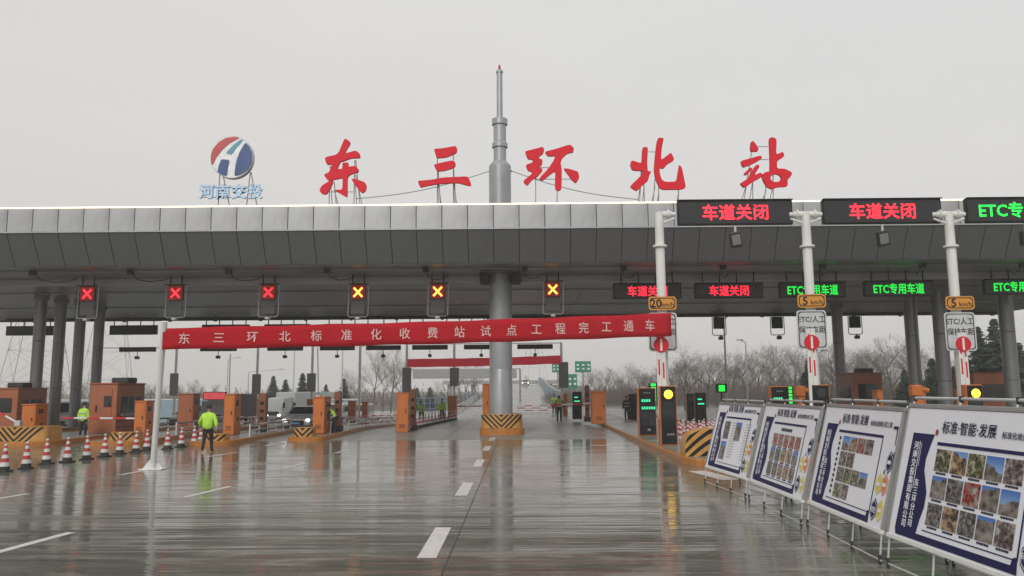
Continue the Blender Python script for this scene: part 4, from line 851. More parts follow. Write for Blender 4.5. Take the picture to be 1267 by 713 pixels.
    for (c, r, nc, nr) in cells:
        w_ = (px1 - px0 - x_off) / nc; top_ = (1.17, 1.06, 1.19, 1.20)[idx]; h_ = (top_ - .22) / nr
        x = px0 + x_off + c * w_; z_ = top_ - (r + 1) * h_ + (.05 if idx in (0, 3) else .035 if idx == 1 else .015)
        q = link('printed_photo', phr if (idx == 1 and r == 0) or (idx == 2 and r == 0 and c == 2) or (idx == 3 and r == 1 and c == 2) else phs[(3, 0, 3, 2, 4, 2, 1, 0, 2, 2, 1, 0, 1, 2, 4)[r * 5 + c] if idx == 3 else prr.choice((1, 1, 4, 0, 2, 3))], bd, (x, y1 + .003, z_)); q.scale = (w_ - (.025 if idx != 1 else .05), 1, h_ - (.06 if idx in (0, 3) else .045 if idx == 1 else .02))
        if idx in (1, 3):
            for k in range(5): m = MB(); m.box((x + w_ * (.15 + k * .13), y1, z_ - .035), (x + w_ * (.25 + k * .13), y1 + .003, z_ - .012), M_TXT); m.build('caption_mark', bd)
    if idx == 1:
        for k in range(7): flat('caption_mark', [(1.3 + k * .085, 1.11), (1.36 + k * .085, 1.11), (1.36 + k * .085, 1.17), (1.3 + k * .085, 1.17)], M_TXT)
    if idx == 2:
        for q in range(11): flat('caption_mark', [(px0 + .06, 1.12 - q * .085), (px0 + .12, 1.12 - q * .085), (px0 + .12, 1.17 - q * .085), (px0 + .06, 1.17 - q * .085)], M_TXT)
    if idx == 0:
        for q in range(14):
            for x in (px0 + .48, px0 + 1.3): flat('caption_mark', [(x, 1.13 - q * .06), (x + .32, 1.13 - q * .06), (x + .32, 1.14 - q * .06), (x, 1.14 - q * .06)], M_GREY)
    for (hx, dz, mt) in ((2.98, .60, M_PY), (3.19, .61, M_PO), (2.97, .25, M_NAVY), (3.19, .26, M_PY), (3.22, .92, M_NAVY)):
        hx *= K; flat('hexagon', hexa(hx, dz, .125), mt)
        m = MB(); h1, h2 = hexa(hx, dz, .108), hexa(hx, dz, .098); m.add([(p[0], y1 - .002, p[1]) for p in h1] + [(p[0], y1 - .002, p[1]) for p in h2], [(k, (k + 1) % 6, 6 + (k + 1) % 6, 6 + k) for k in range(6)], M_PW); m.build('hexagon_line', bd)
        if mt is M_NAVY and dz < .5: text('科技', .085, M_PW, (hx, y3, dz), bd, 'hexagon_text', bold=.01, depth=.002)
        else:
            for q in (-1, 1): flat('hexagon_mark', [(hx + q * .025 - .02, dz - .025), (hx + q * .025 + .02, dz - .025), (hx + q * .025 + .02, dz + .025), (hx + q * .025 - .02, dz + .025)], M_PW, y3)
    for (dx, dz, sz) in ((3.33, 1.02, 1), (3.10, .78, .7)): m = MB(); m.prism([((dx + .022 * sz * math.cos(-k * math.pi / 4)) * K, dz + .05 * sz * math.sin(-k * math.pi / 4)) for k in range(8)], y2, y1, M_NAVY); m.build('printed_dot', bd)
    # tube frame: legs, foot rails, top tube
    n_ = 4; yt = ly + .07; top_z = ztop + .10
    for k in range(n_):
        x = .04 + (Lh - .08) * k / (n_ - 1)
        m = MB(); m.tube((x, -.03, .05), (x, .02, zb_ + .02), .013, M_LGREY, 8); m.build('front_leg', t)
        m = MB(); m.tube((x, -.03, 0), (x, -.03, .13), .021, M_BLKM, 8); m.build('joint', t)
        m = MB(); m.tube((x, ly + .03, ztop - .02), (x, yt, top_z), .012, M_LGREY, 8); m.tube((x, .05, zb_ + .02), (x, ly + .045, ztop - .02), .012, M_LGREY, 8); m.build('riser', t)
        m = MB(); m.tube((x, yt, top_z - .045), (x, yt, top_z + .035), .026, M_BLKM, 8); m.build('joint', t)
        if k in (0, n_ - 1):
            m = MB(); m.tube((x, yt - .02, ztop - .15), (x, yt + .35, .05), .013, M_LGREY, 8); m.build('rear_leg', t)
            m = MB(); m.tube((x, yt + .35, 0), (x, yt + .35, .13), .021, M_BLKM, 8); m.build('joint', t)
    m = MB(); m.tube((0, -.03, .06), (Lh, -.03, .06), .012, M_LGREY, 8); m.build('foot_rail', t)
    m = MB(); m.tube((0, yt + .35, .06), (Lh, yt + .35, .06), .012, M_LGREY, 8); m.build('foot_rail', t)
    m = MB(); m.tube((.02, yt, top_z), (Lh - .02, yt, top_z), .021, M_LGREY, 10); m.build('top_tube', t)
bp = [G(872.5, 577, .42), G(927, 594, .42), G(999, 620.5, .42), G(1097, 661, .42)]
bp_r = [G(924, 593, .42), G(993, 620.5, .42), G(1091, 659, .42), None]
d4 = (Vector((bp[3].x, bp[3].y)) - Vector((bp[2].x, bp[2].y))); dirn = G(1229, 709, .42) - bp[3]; dirn.z = 0; dirn.normalize(); bp_r[3] = bp[3] + dirn * 3.12
for i, lab in enumerate(('poster board with three photos and grey text columns, next to the chevron block', 'poster board with three rows of five photos, topmost row of red machines', 'poster board with blank cells and a row of captions beside its photos', 'largest looking poster board with fifteen site photos, cut by the picture edge')):
    stand(bp[i], bp_r[i], (1.93, 1.97, 2.02, 2.08)[i], i, lab)
# ------------------------------------------------------------------ people
def skin(pts, edges, rad, root=0, sub=1):
    me = bpy.data.meshes.new('s'); me.from_pydata(pts, edges, []); o = bpy.data.objects.new('s', me); COL.objects.link(o)
    o.modifiers.new('k', 'SKIN'); sb = o.modifiers.new('u', 'SUBSURF'); sb.levels = sb.render_levels = sub
    for i, r in enumerate(rad): me.skin_vertices[0].data[i].radius = r if isinstance(r, tuple) else (r, r)
    me.skin_vertices[0].data[root].use_root = True
    dg = bpy.context.evaluated_depsgraph_get(); ev = o.evaluated_get(dg); r = bpy.data.meshes.new_from_object(ev, depsgraph=dg); bpy.data.objects.remove(o); return r
def person(x, y, rz, lab, pose='stand', jacket=M_HIVIS, H=1.74, vest=False, hat=False, extra=None):
    z = gz(x, y); t = thing('person', lab, 'person', (x, y, z), rz); k = H / 1.74
    bend = {'bend': .45}.get(pose, .04)
    J = {}
    up = lambda h, b=bend: Vector((0, math.sin(b) * h, math.cos(b) * h))
    pel = Vector((0, 0, .93)); J['pel'] = pel; J['sp'] = pel + up(.22, bend * .5); J['ch'] = pel + up(.44); J['nk'] = pel + up(.58); J['hd'] = pel + up(.63) + Vector((0, .02, 0))
    st = {'walk': .15, 'stand': .03, 'bend': .12}[pose]; hp = .1
    for s, nm in ((-1, 'L'), (1, 'R')):
        f = s * st
        J['hip' + nm] = Vector((s * hp, 0, .88)); J['kn' + nm] = Vector((s * (hp + .01), f * .55 + .04, .49)); J['an' + nm] = Vector((s * (hp + .015), f - .03 * (s < 0) * (pose == 'walk'), .09 + (.05 if (pose == 'walk' and s < 0) else 0))); J['to' + nm] = J['an' + nm] + Vector((s * .03, .15, -.05))
        sh = J['ch'] + Vector((s * .20, 0, .02)); J['sh' + nm] = sh
        if pose == 'bend': e = sh + Vector((s * .05, .16, -.2)); w_ = e + Vector((-s * .05, .24, -.02))
        elif pose == 'walk': e = sh + Vector((s * .13, -s * .08 - .05, -.245)); w_ = e + Vector((s * .02, -s * .12 + .10, -.20))
        elif extra == 'front': e = sh + Vector((s * .07, .06, -.26)); w_ = e + Vector((-s * .1, .2, -.05))
        else: e = sh + Vector((s * .07, -.02, -.28)); w_ = e + Vector((s * .0, .06, -.23))
        J['el' + nm] = e; J['wr' + nm] = w_; J['ha' + nm] = w_ + (w_ - e).normalized() * .09
    ks = list(J); idx = {a: i for i, a in enumerate(ks)}; pts = [J[a] * k for a in ks]
    rd = {'pel': (.165, .12), 'sp': (.155, .11), 'ch': (.175, .12), 'nk': .058, 'hd': .05}
    for nm in 'LR': rd.update({'hip' + nm: .105, 'kn' + nm: .075, 'an' + nm: .055, 'to' + nm: .036, 'sh' + nm: .06, 'el' + nm: .045, 'wr' + nm: .028, 'ha' + nm: .03})
    ed = [('pel', 'sp'), ('sp', 'ch'), ('ch', 'nk'), ('nk', 'hd')]
    for nm in 'LR': ed += [('pel', 'hip' + nm), ('hip' + nm, 'kn' + nm), ('kn' + nm, 'an' + nm), ('an' + nm, 'to' + nm), ('ch', 'sh' + nm), ('sh' + nm, 'el' + nm), ('el' + nm, 'wr' + nm), ('wr' + nm, 'ha' + nm)]
    E_ = [(idx[a], idx[b]) for a, b in ed]; rads = [rd[a] for a in ks]
    for nm, s in (('L', -1), ('R', 1)):            # fingers and thumb
        h = J['ha' + nm]; dv = (h - J['wr' + nm]).normalized(); sd_ = Vector((0, 1, 0)) if abs(dv.z) > .6 else Vector((0, 0, 1)); sd_ = (sd_ - dv * sd_.dot(dv)).normalized()
        for q, (o_, l_) in enumerate(((-.024, .055), (-.008, .068), (.009, .064), (.024, .05), (.034, .03))):
            b_ = h + sd_ * o_ + dv * (.02 if q < 4 else -.03); c_ = b_ + dv * l_ * .6 + Vector((-s * .006, 0, 0)) + (sd_ * .02 if q == 4 else Vector()); e_ = c_ + dv * l_ * .45 + Vector((-s * .018, 0, 0))
            i0 = len(pts); pts += [b_ * k, c_ * k, e_ * k]; rads += [.011, .010, .008]; E_ += [(idx['ha' + nm], i0), (i0, i0 + 1), (i0 + 1, i0 + 2)]
    me = skin([tuple(p) for p in pts], E_, rads)
    for mt in (M_NCLO, M_SKIN, M_BLKM): me.materials.append(mt)
    hz_ = J['hd'] * k
    for p in me.polygons:
        c = p.center; p.use_smooth = True
        wrist = min((c - J['haL'] * k).length, (c - J['haR'] * k).length) < .15
        p.material_index = 2 if c.z < .11 + (0 if pose != 'walk' else .03) else 1 if ((c - J['nk'] * k).dot(up(1)) > -.02 and abs(c.x) < .12) or wrist else 0
    # head added to the same surface
    b = MB(); hc = hz_ + up(1, bend * .6) * .115; nn = 16
    for j in range(1): pass
    prof = [(.012, -.125), (.05, -.115), (.066, -.085), (.078, -.03), (.082, .02), (.078, .065), (.055, .10), (.012, .118)]
    b.lathe([(r * k, z_ * k) for r, z_ in prof], M_SKIN, hc, nn)
    b.lathe([(.006, -.02), (.016, -.012), (.006, .02)], M_SKIN, hc + Vector((0, .088, -.015)), 8)
    for s in (-1, 1): b.lathe([(.006, -.03), (.014, 0), (.006, .03)], M_SKIN, hc + Vector((s * .082, 0, -.005)), 8)
    hm = b.mesh('h'); import bmesh
    bm = bmesh.new(); bm.from_mesh(me); nf = len(bm.faces); bm.from_mesh(hm); bm.faces.ensure_lookup_table()
    for f in bm.faces[nf:]: f.material_index = 1; f.smooth = True
    bm.to_mesh(me); bm.free(); link('body', me, t)
    for s in (-1, 1): m = MB(); m.lathe([(.004, -.006), (.010, 0), (.004, .006)], M_HAIR, hc + Vector((s * .03, .078, .01)), 8); m.build('eye', t)
    m = MB(); m.lathe([(r * k * 1.06, z_ * k) for r, z_ in ((.084, -.035), (.088, .02), (.083, .07), (.06, .108), (.012, .125))], M_HAIR if not hat else M_NCLO, hc + Vector((0, -.012, 0)), nn); m.build('cap' if hat else 'hair', t)
    if hat: m = MB(); m.cbox((-.07, .05, -.005), (.07, .15, .012), M_NCLO, .006, Matrix.Translation(hc + Vector((0, 0, .035)))); m.build('cap_peak', t)
    # jacket over torso and arms
    jr = {'pel': (.225, .165), 'sp': (.225, .165), 'ch': (.215, .14), 'nk': .075}
    if pose == 'walk': jr.update({'pel': (.25, .17), 'sp': (.25, .17), 'ch': (.25, .16)})
    if not vest:
        jk = ['pel', 'sp', 'ch', 'nk', 'shL', 'elL', 'wrL', 'shR', 'elR', 'wrR']; je = [(0, 1), (1, 2), (2, 3), (2, 4), (4, 5), (5, 6), (2, 7), (7, 8), (8, 9)]
        for nm in 'LR': jr.update({'sh' + nm: .085, 'el' + nm: .072, 'wr' + nm: .052})
    else: jk = ['pel', 'sp', 'ch', 'nk', 'shL', 'shR']; je = [(0, 1), (1, 2), (2, 3), (2, 4), (2, 5)]; jr.update({'shL': .085, 'shR': .085}); jr.update({'pel': (.19, .14), 'sp': (.185, .14), 'ch': (.20, .135)})
    jp = [tuple((J[a] + (Vector((0, 0, -.13)) if a == 'pel' and not vest else Vector())) * k) for a in jk]
    jm = skin(jp, je, [jr[a] for a in jk]); jm.materials.append(jacket)
    for p in jm.polygons: p.use_smooth = True
    jo = link('vest' if vest else 'jacket', jm, t)
    for hgt in ((.14, .34) if pose != 'walk' else ()):
        c = (J['pel'] + up(hgt)) * k; m = MB(); M = Matrix.Translation(c) @ Matrix.Rotation(-bend, 4, 'X') @ Matrix.Diagonal((1.35, 1, 1, 1)); m.lathe([(.158 if vest else .182, -.022), (.16 if vest else .184, .022)], M_REFL, n=24, M=M); m.build('reflective_band', jo)
    return t
def pp(px, D): return X(px, D, 520), D
pA = G(256, 560); person(pA.x, pA.y, R(4), 'man in a lime jacket and black trousers walking away past the cones', 'walk', H=1.74)
x, y = pp(692, 53.5); person(x, y, R(0), 'worker in black with a lime vest standing in the open lane', 'stand', H=1.76, vest=True)
x, y = pp(414, 39.2); person(x, y, R(100), 'worker in black with a lime vest bending beside the broad orange cabinet', 'bend', H=1.62, vest=True)
x, y = pp(103, 38.2); person(x, y, R(-8), 'officer in lime jacket and cap standing by the booth with a door', 'stand', H=1.74, hat=True)
x, y = pp(521.5, 56); person(x, y, R(170), 'worker in lime jacket behind the middle of the cone line', 'bend', H=1.7)
x, y = pp(547, 60); person(x, y, R(180), 'worker in lime jacket behind the far end of the cone line', 'stand', H=1.7)
x, y = pp(686, 70); person(x, y, R(180), 'worker in lime jacket half hidden by the officer in the open lane', 'stand', H=1.7)
x, y = pp(364, 58); person(x, y, R(180), 'worker in lime jacket seen over the roof of the silver car', 'stand', H=1.7)
x, y = pp(776, 53.5); person(x, y, R(15), 'worker in black clothes standing at the plain dark terminal', 'stand', H=1.72, jacket=M_NCLO)
# ------------------------------------------------------------------ vehicles
def wheel(t, x, y, r=.32):
    w_ = bpy.data.objects.new('wheel', None); COL.objects.link(w_); w_.parent = t; w_.location = (x, y, r)
    M = Matrix.Rotation(R(90), 4, 'Y'); m = MB(); m.lathe([(r - .09, -.1), (r - .01, -.1), (r, -.07), (r, .07), (r - .01, .1), (r - .09, .1)], M_TYRE, n=20, M=M); m.build('tyre', w_)
    m = MB(); m.lathe([(.03, -.105), (r - .1, -.09), (r - .1, .09), (.03, .105)], M_GREY, n=14, M=M); m.build('rim', w_)
def car(x, y, rz, lab, paint, van=False, lights=True):
    t = thing('parked_van' if van else 'car', lab, 'van' if van else 'car', (x, y, gz(x, y)), rz)
    if van: prof = [(-2.3, .3, .80, .80), (-2.3, .95, .85, .8), (-1.75, 1.15, .85, .78), (-1.3, 1.85, .80, .72), (-1.1, 1.95, .8, .7), (2.2, 1.95, .8, .7), (2.3, 1.0, .85, .8), (2.3, .3, .8, .8)]
    else: prof = [(-2.3, .28, .74), (-2.36, .55, .84), (-2.2, .72, .88), (-1.3, .92, .9), (-.55, 1.38, .68), (.1, 1.44, .66), (1.0, 1.38, .66), (1.8, 1.0, .86), (2.3, .95, .86), (2.35, .5, .84), (2.3, .28, .76)]
    # front faces -y; cross-sections rounded
    m = MB(); top = [p for p in prof]
    secs = []
    for p in prof:
        yy, zz, hw = p[0], p[1], p[2]; secs.append((yy, zz, hw))
    def topz(yy, tab):
        for a, b in zip(tab, tab[1:]):
            if a[0] <= yy <= b[0] and b[0] > a[0]: f = (yy - a[0]) / (b[0] - a[0]); return a[1] + (b[1] - a[1]) * f, a[2] + (b[2] - a[2]) * f
        return tab[-1][1], tab[-1][2]
    tab = [p[:3] for p in prof[1:-1]]; ys = sorted(set([p[0] for p in tab] + lin(tab[0][0], tab[-1][0], 14)))
    rows = []
    belt = .92 if not van else 1.05
    for yy in ys:
        zt_, hw = topz(yy, tab); wide = .9 if not van else .86; bz = min(zt_, belt); e_ = 1 - .1 * (abs(yy) / 2.35) ** 4
        row = [(-wide * e_ * .93, .28), (-wide * e_, .5), (-wide * e_, bz * .85), (-wide * e_ * .97, bz - .005)]
        hw2 = hw if zt_ > belt + .02 else wide * e_ * .9
        row += [(-hw2, zt_ - .04), (-hw2 * .7, zt_), (hw2 * .7, zt_), (hw2, zt_ - .04)] + [(-a, b) for a, b in row[3::-1]]
        rows.append([(a, yy, b) for a, b in row])
    n = len(rows[0]); vs = [p for r_ in rows for p in r_]; fs = [(i * n + j, (i + 1) * n + j, (i + 1) * n + (j + 1) % n, i * n + (j + 1) % n) for i in range(len(rows) - 1) for j in range(n)] + [list(range(n)), list(range(len(vs) - 1, len(vs) - n - 1, -1))]
    m.add(vs, fs, paint, True); m.build('body', t)
    def q(nm, pts, mt): m = MB(); m.add(pts, [list(range(len(pts)))], mt); return m.build(nm, t)
    if van: q('windscreen', [(-.72, -1.77, 1.2), (.72, -1.77, 1.2), (.66, -1.33, 1.84), (-.66, -1.33, 1.84)], M_GLASS)
    else: q('windscreen', [(-.72, -1.22, .99), (.72, -1.22, .99), (.58, -.62, 1.37), (-.58, -.62, 1.37)], M_GLASS)
    for s in (-1, 1):
        pts = [(s * .885, -.95, .95), (s * .885, 1.6, .95), (s * .70, .95, 1.33), (s * .70, -.5, 1.33)] if not van else [(s * .865, -1.35, 1.1), (s * .865, 1.9, 1.1), (s * .82, 1.9, 1.75), (s * .82, -1.15, 1.75)]
        q('side_glass', pts if s > 0 else pts[::-1], M_GLASS)
        m = MB(); m.cbox((s * .68 - .11, -2.4, .62), (s * .68 + .11, -2.28, .71), M_HEAD if lights else M_GREY, .03); m.build('headlight', t)
        m = MB(); m.cbox((s * .98 - .09, -.95, .95), (s * .98 + .09, -.82, 1.07), paint, .02); m.build('mirror', t)
        for yy in (-1.45, 1.4): wheel(t, s * .78, yy)
    box('grille', (-.45, -2.40, .38), (.45, -2.33, .62), M_BLK, t, .01); box('number_plate', (-.22, -2.42, .42), (.22, -2.402, .52), M_BLUE, t); box('bumper', (-.8, -2.38, .26), (.8, -2.25, .38), M_BLKM, t, .02)
    return t
x = X(366, 46.5, 515); car(x, 48.5, R(3), 'silver car with both headlights lit driving towards the toll lane', M_CARS)
car(X(76, 55, 515), 57, 0, 'white van seen between the second and third columns', M_CARW, True, False)
car(X(222, 60, 515), 62, 0, 'white car behind the banner pole', M_CARW, False, False)
car(X(412, 78, 505), 80, 0, 'white van beyond the broad orange cabinet', M_CARW, True, False)
car(X(444, 84, 505), 86, 0, 'white van parked furthest out beyond the bending worker', M_CARW, True, False)
car(X(650, 190, 478), 190, 0, 'distant car with lit headlights on the ramp', M_CARS, False, True)
def truck(x, y, rz, lab, cabm, boxm, red=False):
    t = thing('truck', lab, 'truck', (x, y, gz(x, y)), rz)
    m = MB(); m.prism([(0, .5), (0, 1.3), (.25, 2.4), (1.5, 2.5), (1.5, .5)], -1.05, 1.05, cabm, Matrix.Rotation(R(90), 4, 'Z')); m.build('cab', t)
    m = MB(); m.add([(-.92, .03, 1.35), (.92, .03, 1.35), (.88, .235, 2.25), (-.88, .235, 2.25)], [(0, 1, 2, 3)], M_GLASS); m.build('windscreen', t)
    box('cargo_box', (-1.2, 1.7, .8), (1.2, 7.6, 3.0), boxm, t, .04); box('chassis', (-.5, .3, .4), (.5, 7.4, .78), M_BLKM, t)
    for s in (-1, 1):
        m = MB(); m.cbox((s * .75 - .16, -.06, .7), (s * .75 + .16, .0, .86), M_HEAD if not red else M_GREY, .02); m.build('headlight', t)
        m = MB(); m.cbox((s * 1.2 - .1, .1, 1.5), (s * 1.2 + .1, .2, 2.0), M_BLK, .02); m.build('mirror', t)
        for yy in (1.0, 6.0): wheel(t, s * .9, yy, .42)
    box('grille', (-.7, -.03, .75), (.7, -.002, 1.15), M_BLKM, t, .005); box('bumper', (-1.05, -.12, .42), (1.05, .1, .62), cabm, t, .02)
    if red: t.scale = (.84, .84, .78); box('roof_sign', (-1.0, .2, 2.5), (1.0, .4, 3.25), M_BLK, t, .02); box('sign_face', (-.92, .185, 2.56), (.92, .198, 3.19), mat('red_screen', (.5, .05, .06), .4, emit=.5, ecol=(.8, .1, .12), var=.5), t)
x = X(338, 76, 505); truck(x, 76, R(-24), 'white box truck beyond the brown detector post', M_CARW, M_CARW)
truck(X(263, 56, 515), 56, R(0), 'grey lorry with a lit red sign over its cab behind the walking man', M_GREY, mat('lorry_tarpaulin', (.12, .10, .10), .8), True)
# ------------------------------------------------------------------ beyond: signs, lamps, fences, bridge, pylons
def road_sign(px0, px1, y0, y1, D, lab, arrows=3):
    a = P(px0, y1, D); b = P(px1, y0, D); x = (a.x + b.x) / 2; t = thing('road_sign', lab, 'road sign', (x, D, gz(x, D)), group='green road signs beyond the toll'); g = gz(x, D); wd = b.x - a.x
    box('panel', (-wd / 2, 0, a.z - g), (wd / 2, .06, b.z - g), M_GRN, t, .01); m = MB(); m.tube((0, .12, 0), (0, .12, b.z - g), .09, M_GREY); m.build('post', t)
    for r_ in range(2):
        for k in range(arrows): xx = -wd / 2 + wd * (k + .35) / arrows; zz = a.z - g + (b.z - a.z) * (.25 + .35 * r_); box('mark', (xx, -.012, zz), (xx + wd * .3 / arrows * 1.4, -.002, zz + (b.z - a.z) * .14), M_PW, t)
road_sign(683, 697, 449, 461, 105, 'green sign half hidden behind the far white pole')
road_sign(711.5, 731, 447, 461, 100, 'widest green road sign standing clear above the lane')
road_sign(702, 714, 463, 481, 88, 'upright green sign with six white marks', 2)
t = thing('road_sign', 'grey back of an overhead road sign behind the mast', 'road sign', (X(575, 120), 120, 0)); z0, z1 = Z(468, 120), Z(456, 120); box('panel', (-8, 0, z0), (8, .1, z1), M_GREY, t, .02)
for s in (-8.5, 8.5): m = MB(); m.tube((s, .1, 0), (s, .1, z1), .15, M_GREY); m.tube((s, .1, z1), (0, .1, z1), .1, M_GREY); m.build('post', t)
def lamp(px, ytop, D, lab, cam_=False, arm_=1.2):
    x = X(px, D); g = gz(x, D); h = Z(ytop, D, px) - g; t = thing('street_lamp', lab, 'street lamp', (x, D, g), group='slender lamp and camera poles'); m = MB(); m.tube((0, 0, 0), (0, 0, h), .1, M_LGREY, 10, .06); m.build('pole', t)
    m = MB(); m.tube((0, 0, h), (arm_, 0, h + .25), .045, M_LGREY, 8); m.build('arm', t); m = MB(); m.cbox((arm_ - .3, -.12, h + .2), (arm_ + .3, .12, h + .32), M_LGREY, .03); m.build('head', t)
lamp(925, 424, 70, 'camera pole with a small head in front of the bare trees', arm_=-.5); lamp(899, 395, 62, 'tall thin pole between the signal backs and the camera pole', arm_=.4)
lamp(307, 460, 85, 'lamp pole with a long arm over the white truck', arm_=3.6); lamp(423, 432, 80, 'lamp pole before the bare trees by the bending worker', arm_=2); lamp(363, 430, 90, 'lamp pole between the conifers and the truck', arm_=-1.2)
lamp(1015, 437, 68, 'thin leaning pole behind the middle white pole', arm_=.5); lamp(606, 446, 140, 'distant lamp beside the mast on the ramp'); lamp(560, 470, 150, 'distant lamp over the blue bridge railing'); lamp(281, 445, 95, 'lamp pole above the grey lorry')
def panel_fence(a, b, h, n, mt, lab, name, rails=True):
    t = thing(name, lab, 'fence', (a[0], a[1], 0)); a = Vector((a[0], a[1], 0)); b = Vector((b[0], b[1], 0)); d = b - a; ang = math.atan2(d.y, d.x)
    for k in range(n):
        p = d * k / n; q = d * (k + 1) / n; g0, g1 = gz(a.x + p.x, a.y + p.y), gz(a.x + q.x, a.y + q.y); nn = Vector((-d.y, d.x, 0)).normalized() * .03
        if rails:
            for j in range(3): m = MB(); z_ = .35 + j * (h - .4) / 2; m.tube(p + Vector((0, 0, g0 + z_)), q + Vector((0, 0, g1 + z_)), .07, mt, 6); m.build('rail', t)
            m = MB(); m.tube(p + Vector((0, 0, g0)), p + Vector((0, 0, g0 + h)), .08, mt, 6); m.build('post', t)
        else:
            e = d.normalized() * .03; v = [p + e - nn + Vector((0, 0, g0)), q - e - nn + Vector((0, 0, g1)), q - e - nn + Vector((0, 0, g1 + h)), p + e - nn + Vector((0, 0, g0 + h))]; v += [u + nn * 2 for u in v]
            m = MB(); m.add(v, [(0, 1, 2, 3), (7, 6, 5, 4), (0, 4, 5, 1), (1, 5, 6, 2), (2, 6, 7, 3), (3, 7, 4, 0)], mt); m.build('panel', t)
            if k % 2 == 0: m = MB(); m.tube(p + Vector((0, 0, g0)), p + Vector((0, 0, g0 + h + .1)), .07, M_LGREY, 6); m.build('post', t)
    m = MB(); n2 = n
    if not rails:
        for k in range(n): p = d * k / n; q = d * (k + 1) / n; m.tube(p + Vector((0, 0, gz(a.x + p.x, a.y + p.y) + h)), q + Vector((0, 0, gz(a.x + q.x, a.y + q.y) + h)), .06, M_WHT, 6)
        m.build('top_rail', t)
    return t
panel_fence((-70, 92), (-34, 92), 2.6, 16, M_BLUEP, 'pale blue hoarding with a white top rail behind the four columns', 'hoarding', False)
panel_fence((-33, 95), (-20, 98), 2.4, 6, M_BLUEP, 'shorter pale blue hoarding behind the walking man', 'hoarding', False)
panel_fence((X(488, 118), 118), (X(590, 150), 150), 2.2, 16, M_BLUE, 'blue bridge railing behind the cone line', 'bridge_railing')
panel_fence((5.0, 92), (5.0, 215), 1.9, 30, M_BLUE, 'blue panel parapet climbing along the ramp', 'ramp_parapet', False)
panel_fence((-8.8, 100), (-8.8, 215), 1.2, 26, M_LGREY, 'pale guard rail climbing along the ramp', 'guard_rail')
panel_fence((6, 110), (46, 104), 1.4, 16, M_BLUE, 'low blue railing in front of the bare treeline', 'bridge_railing')
t = thing('overpass', 'pale concrete overpass crossing far behind the lanes', 'overpass', (0, 262, 0)); box('deck', (-26, 0, 3.6), (16, 9, 4.3), mat('pale_concrete', (.32, .31, .30), .8), t, .05); box('parapet', (-26, -.2, 4.305), (16, 0, 4.9), mat('pale_concrete'), t)
for x in (-24, -16, 10, 15): m = MB(); m.tube((x, 3, -.3), (x, 3, 3.6), .8, mat('pale_concrete'), 14); m.build('pier', t)
def pylon(x, y, h, wb, lab):
    t = thing('pylon', lab, 'pylon', (x, y, -1.2), R(20), 'lattice power pylons'); lv = 6; hw = lambda f: wb / 2 * (1 - f) ** 1.1 + .45
    m = MB()
    for sx, sy in ((-1, -1), (1, -1), (1, 1), (-1, 1)): m.tube((sx * hw(0), sy * hw(0), 0), (sx * hw(.7), sy * hw(.7), h * .7), .05, M_PYL, 5); m.tube((sx * hw(.7), sy * hw(.7), h * .7), (sx * .4, sy * .4, h), .04, M_PYL, 5)
    m.build('legs', t); m = MB()
    for k in range(lv):
        f0, f1 = k / lv, (k + 1) / lv; a0 = hw(f0) if f0 < .7 else hw(.7) + (.4 - hw(.7)) * (f0 - .7) / .3; a1 = hw(f1) if f1 < .7 else hw(.7) + (.4 - hw(.7)) * (f1 - .7) / .3
        c = [(-1, -1), (1, -1), (1, 1), (-1, 1)]
        for i in range(4):
            p, q = c[i], c[(i + 1) % 4]; m.tube((p[0] * a0, p[1] * a0, h * f0), (q[0] * a1, q[1] * a1, h * f1), .02, M_PYL, 4); m.tube((q[0] * a0, q[1] * a0, h * f0), (p[0] * a1, p[1] * a1, h * f1), .02, M_PYL, 4); m.tube((p[0] * a1, p[1] * a1, h * f1), (q[0] * a1, q[1] * a1, h * f1), .02, M_PYL, 4)
    m.build('bracing', t)
    for zz, l_ in ((.78, 7), (.88, 5.5), (.97, 4)): m = MB(); m.tube((-l_, 0, h * zz), (l_, 0, h * zz), .1, M_PYL, 5); m.tube((-l_, 0, h * zz), (0, 0, h * zz + 1), .02, M_PYL, 4); m.tube((l_, 0, h * zz), (0, 0, h * zz + 1), .02, M_PYL, 4); m.build('cross_arm', t)
pylon(-78, 125, 30, 9, 'nearer lattice pylon left of the four columns'); pylon(-84, 158, 34, 9, 'lattice pylon glimpsed between the columns'); pylon(6, 330, 36, 10, 'faint lattice pylon beyond the ramp')
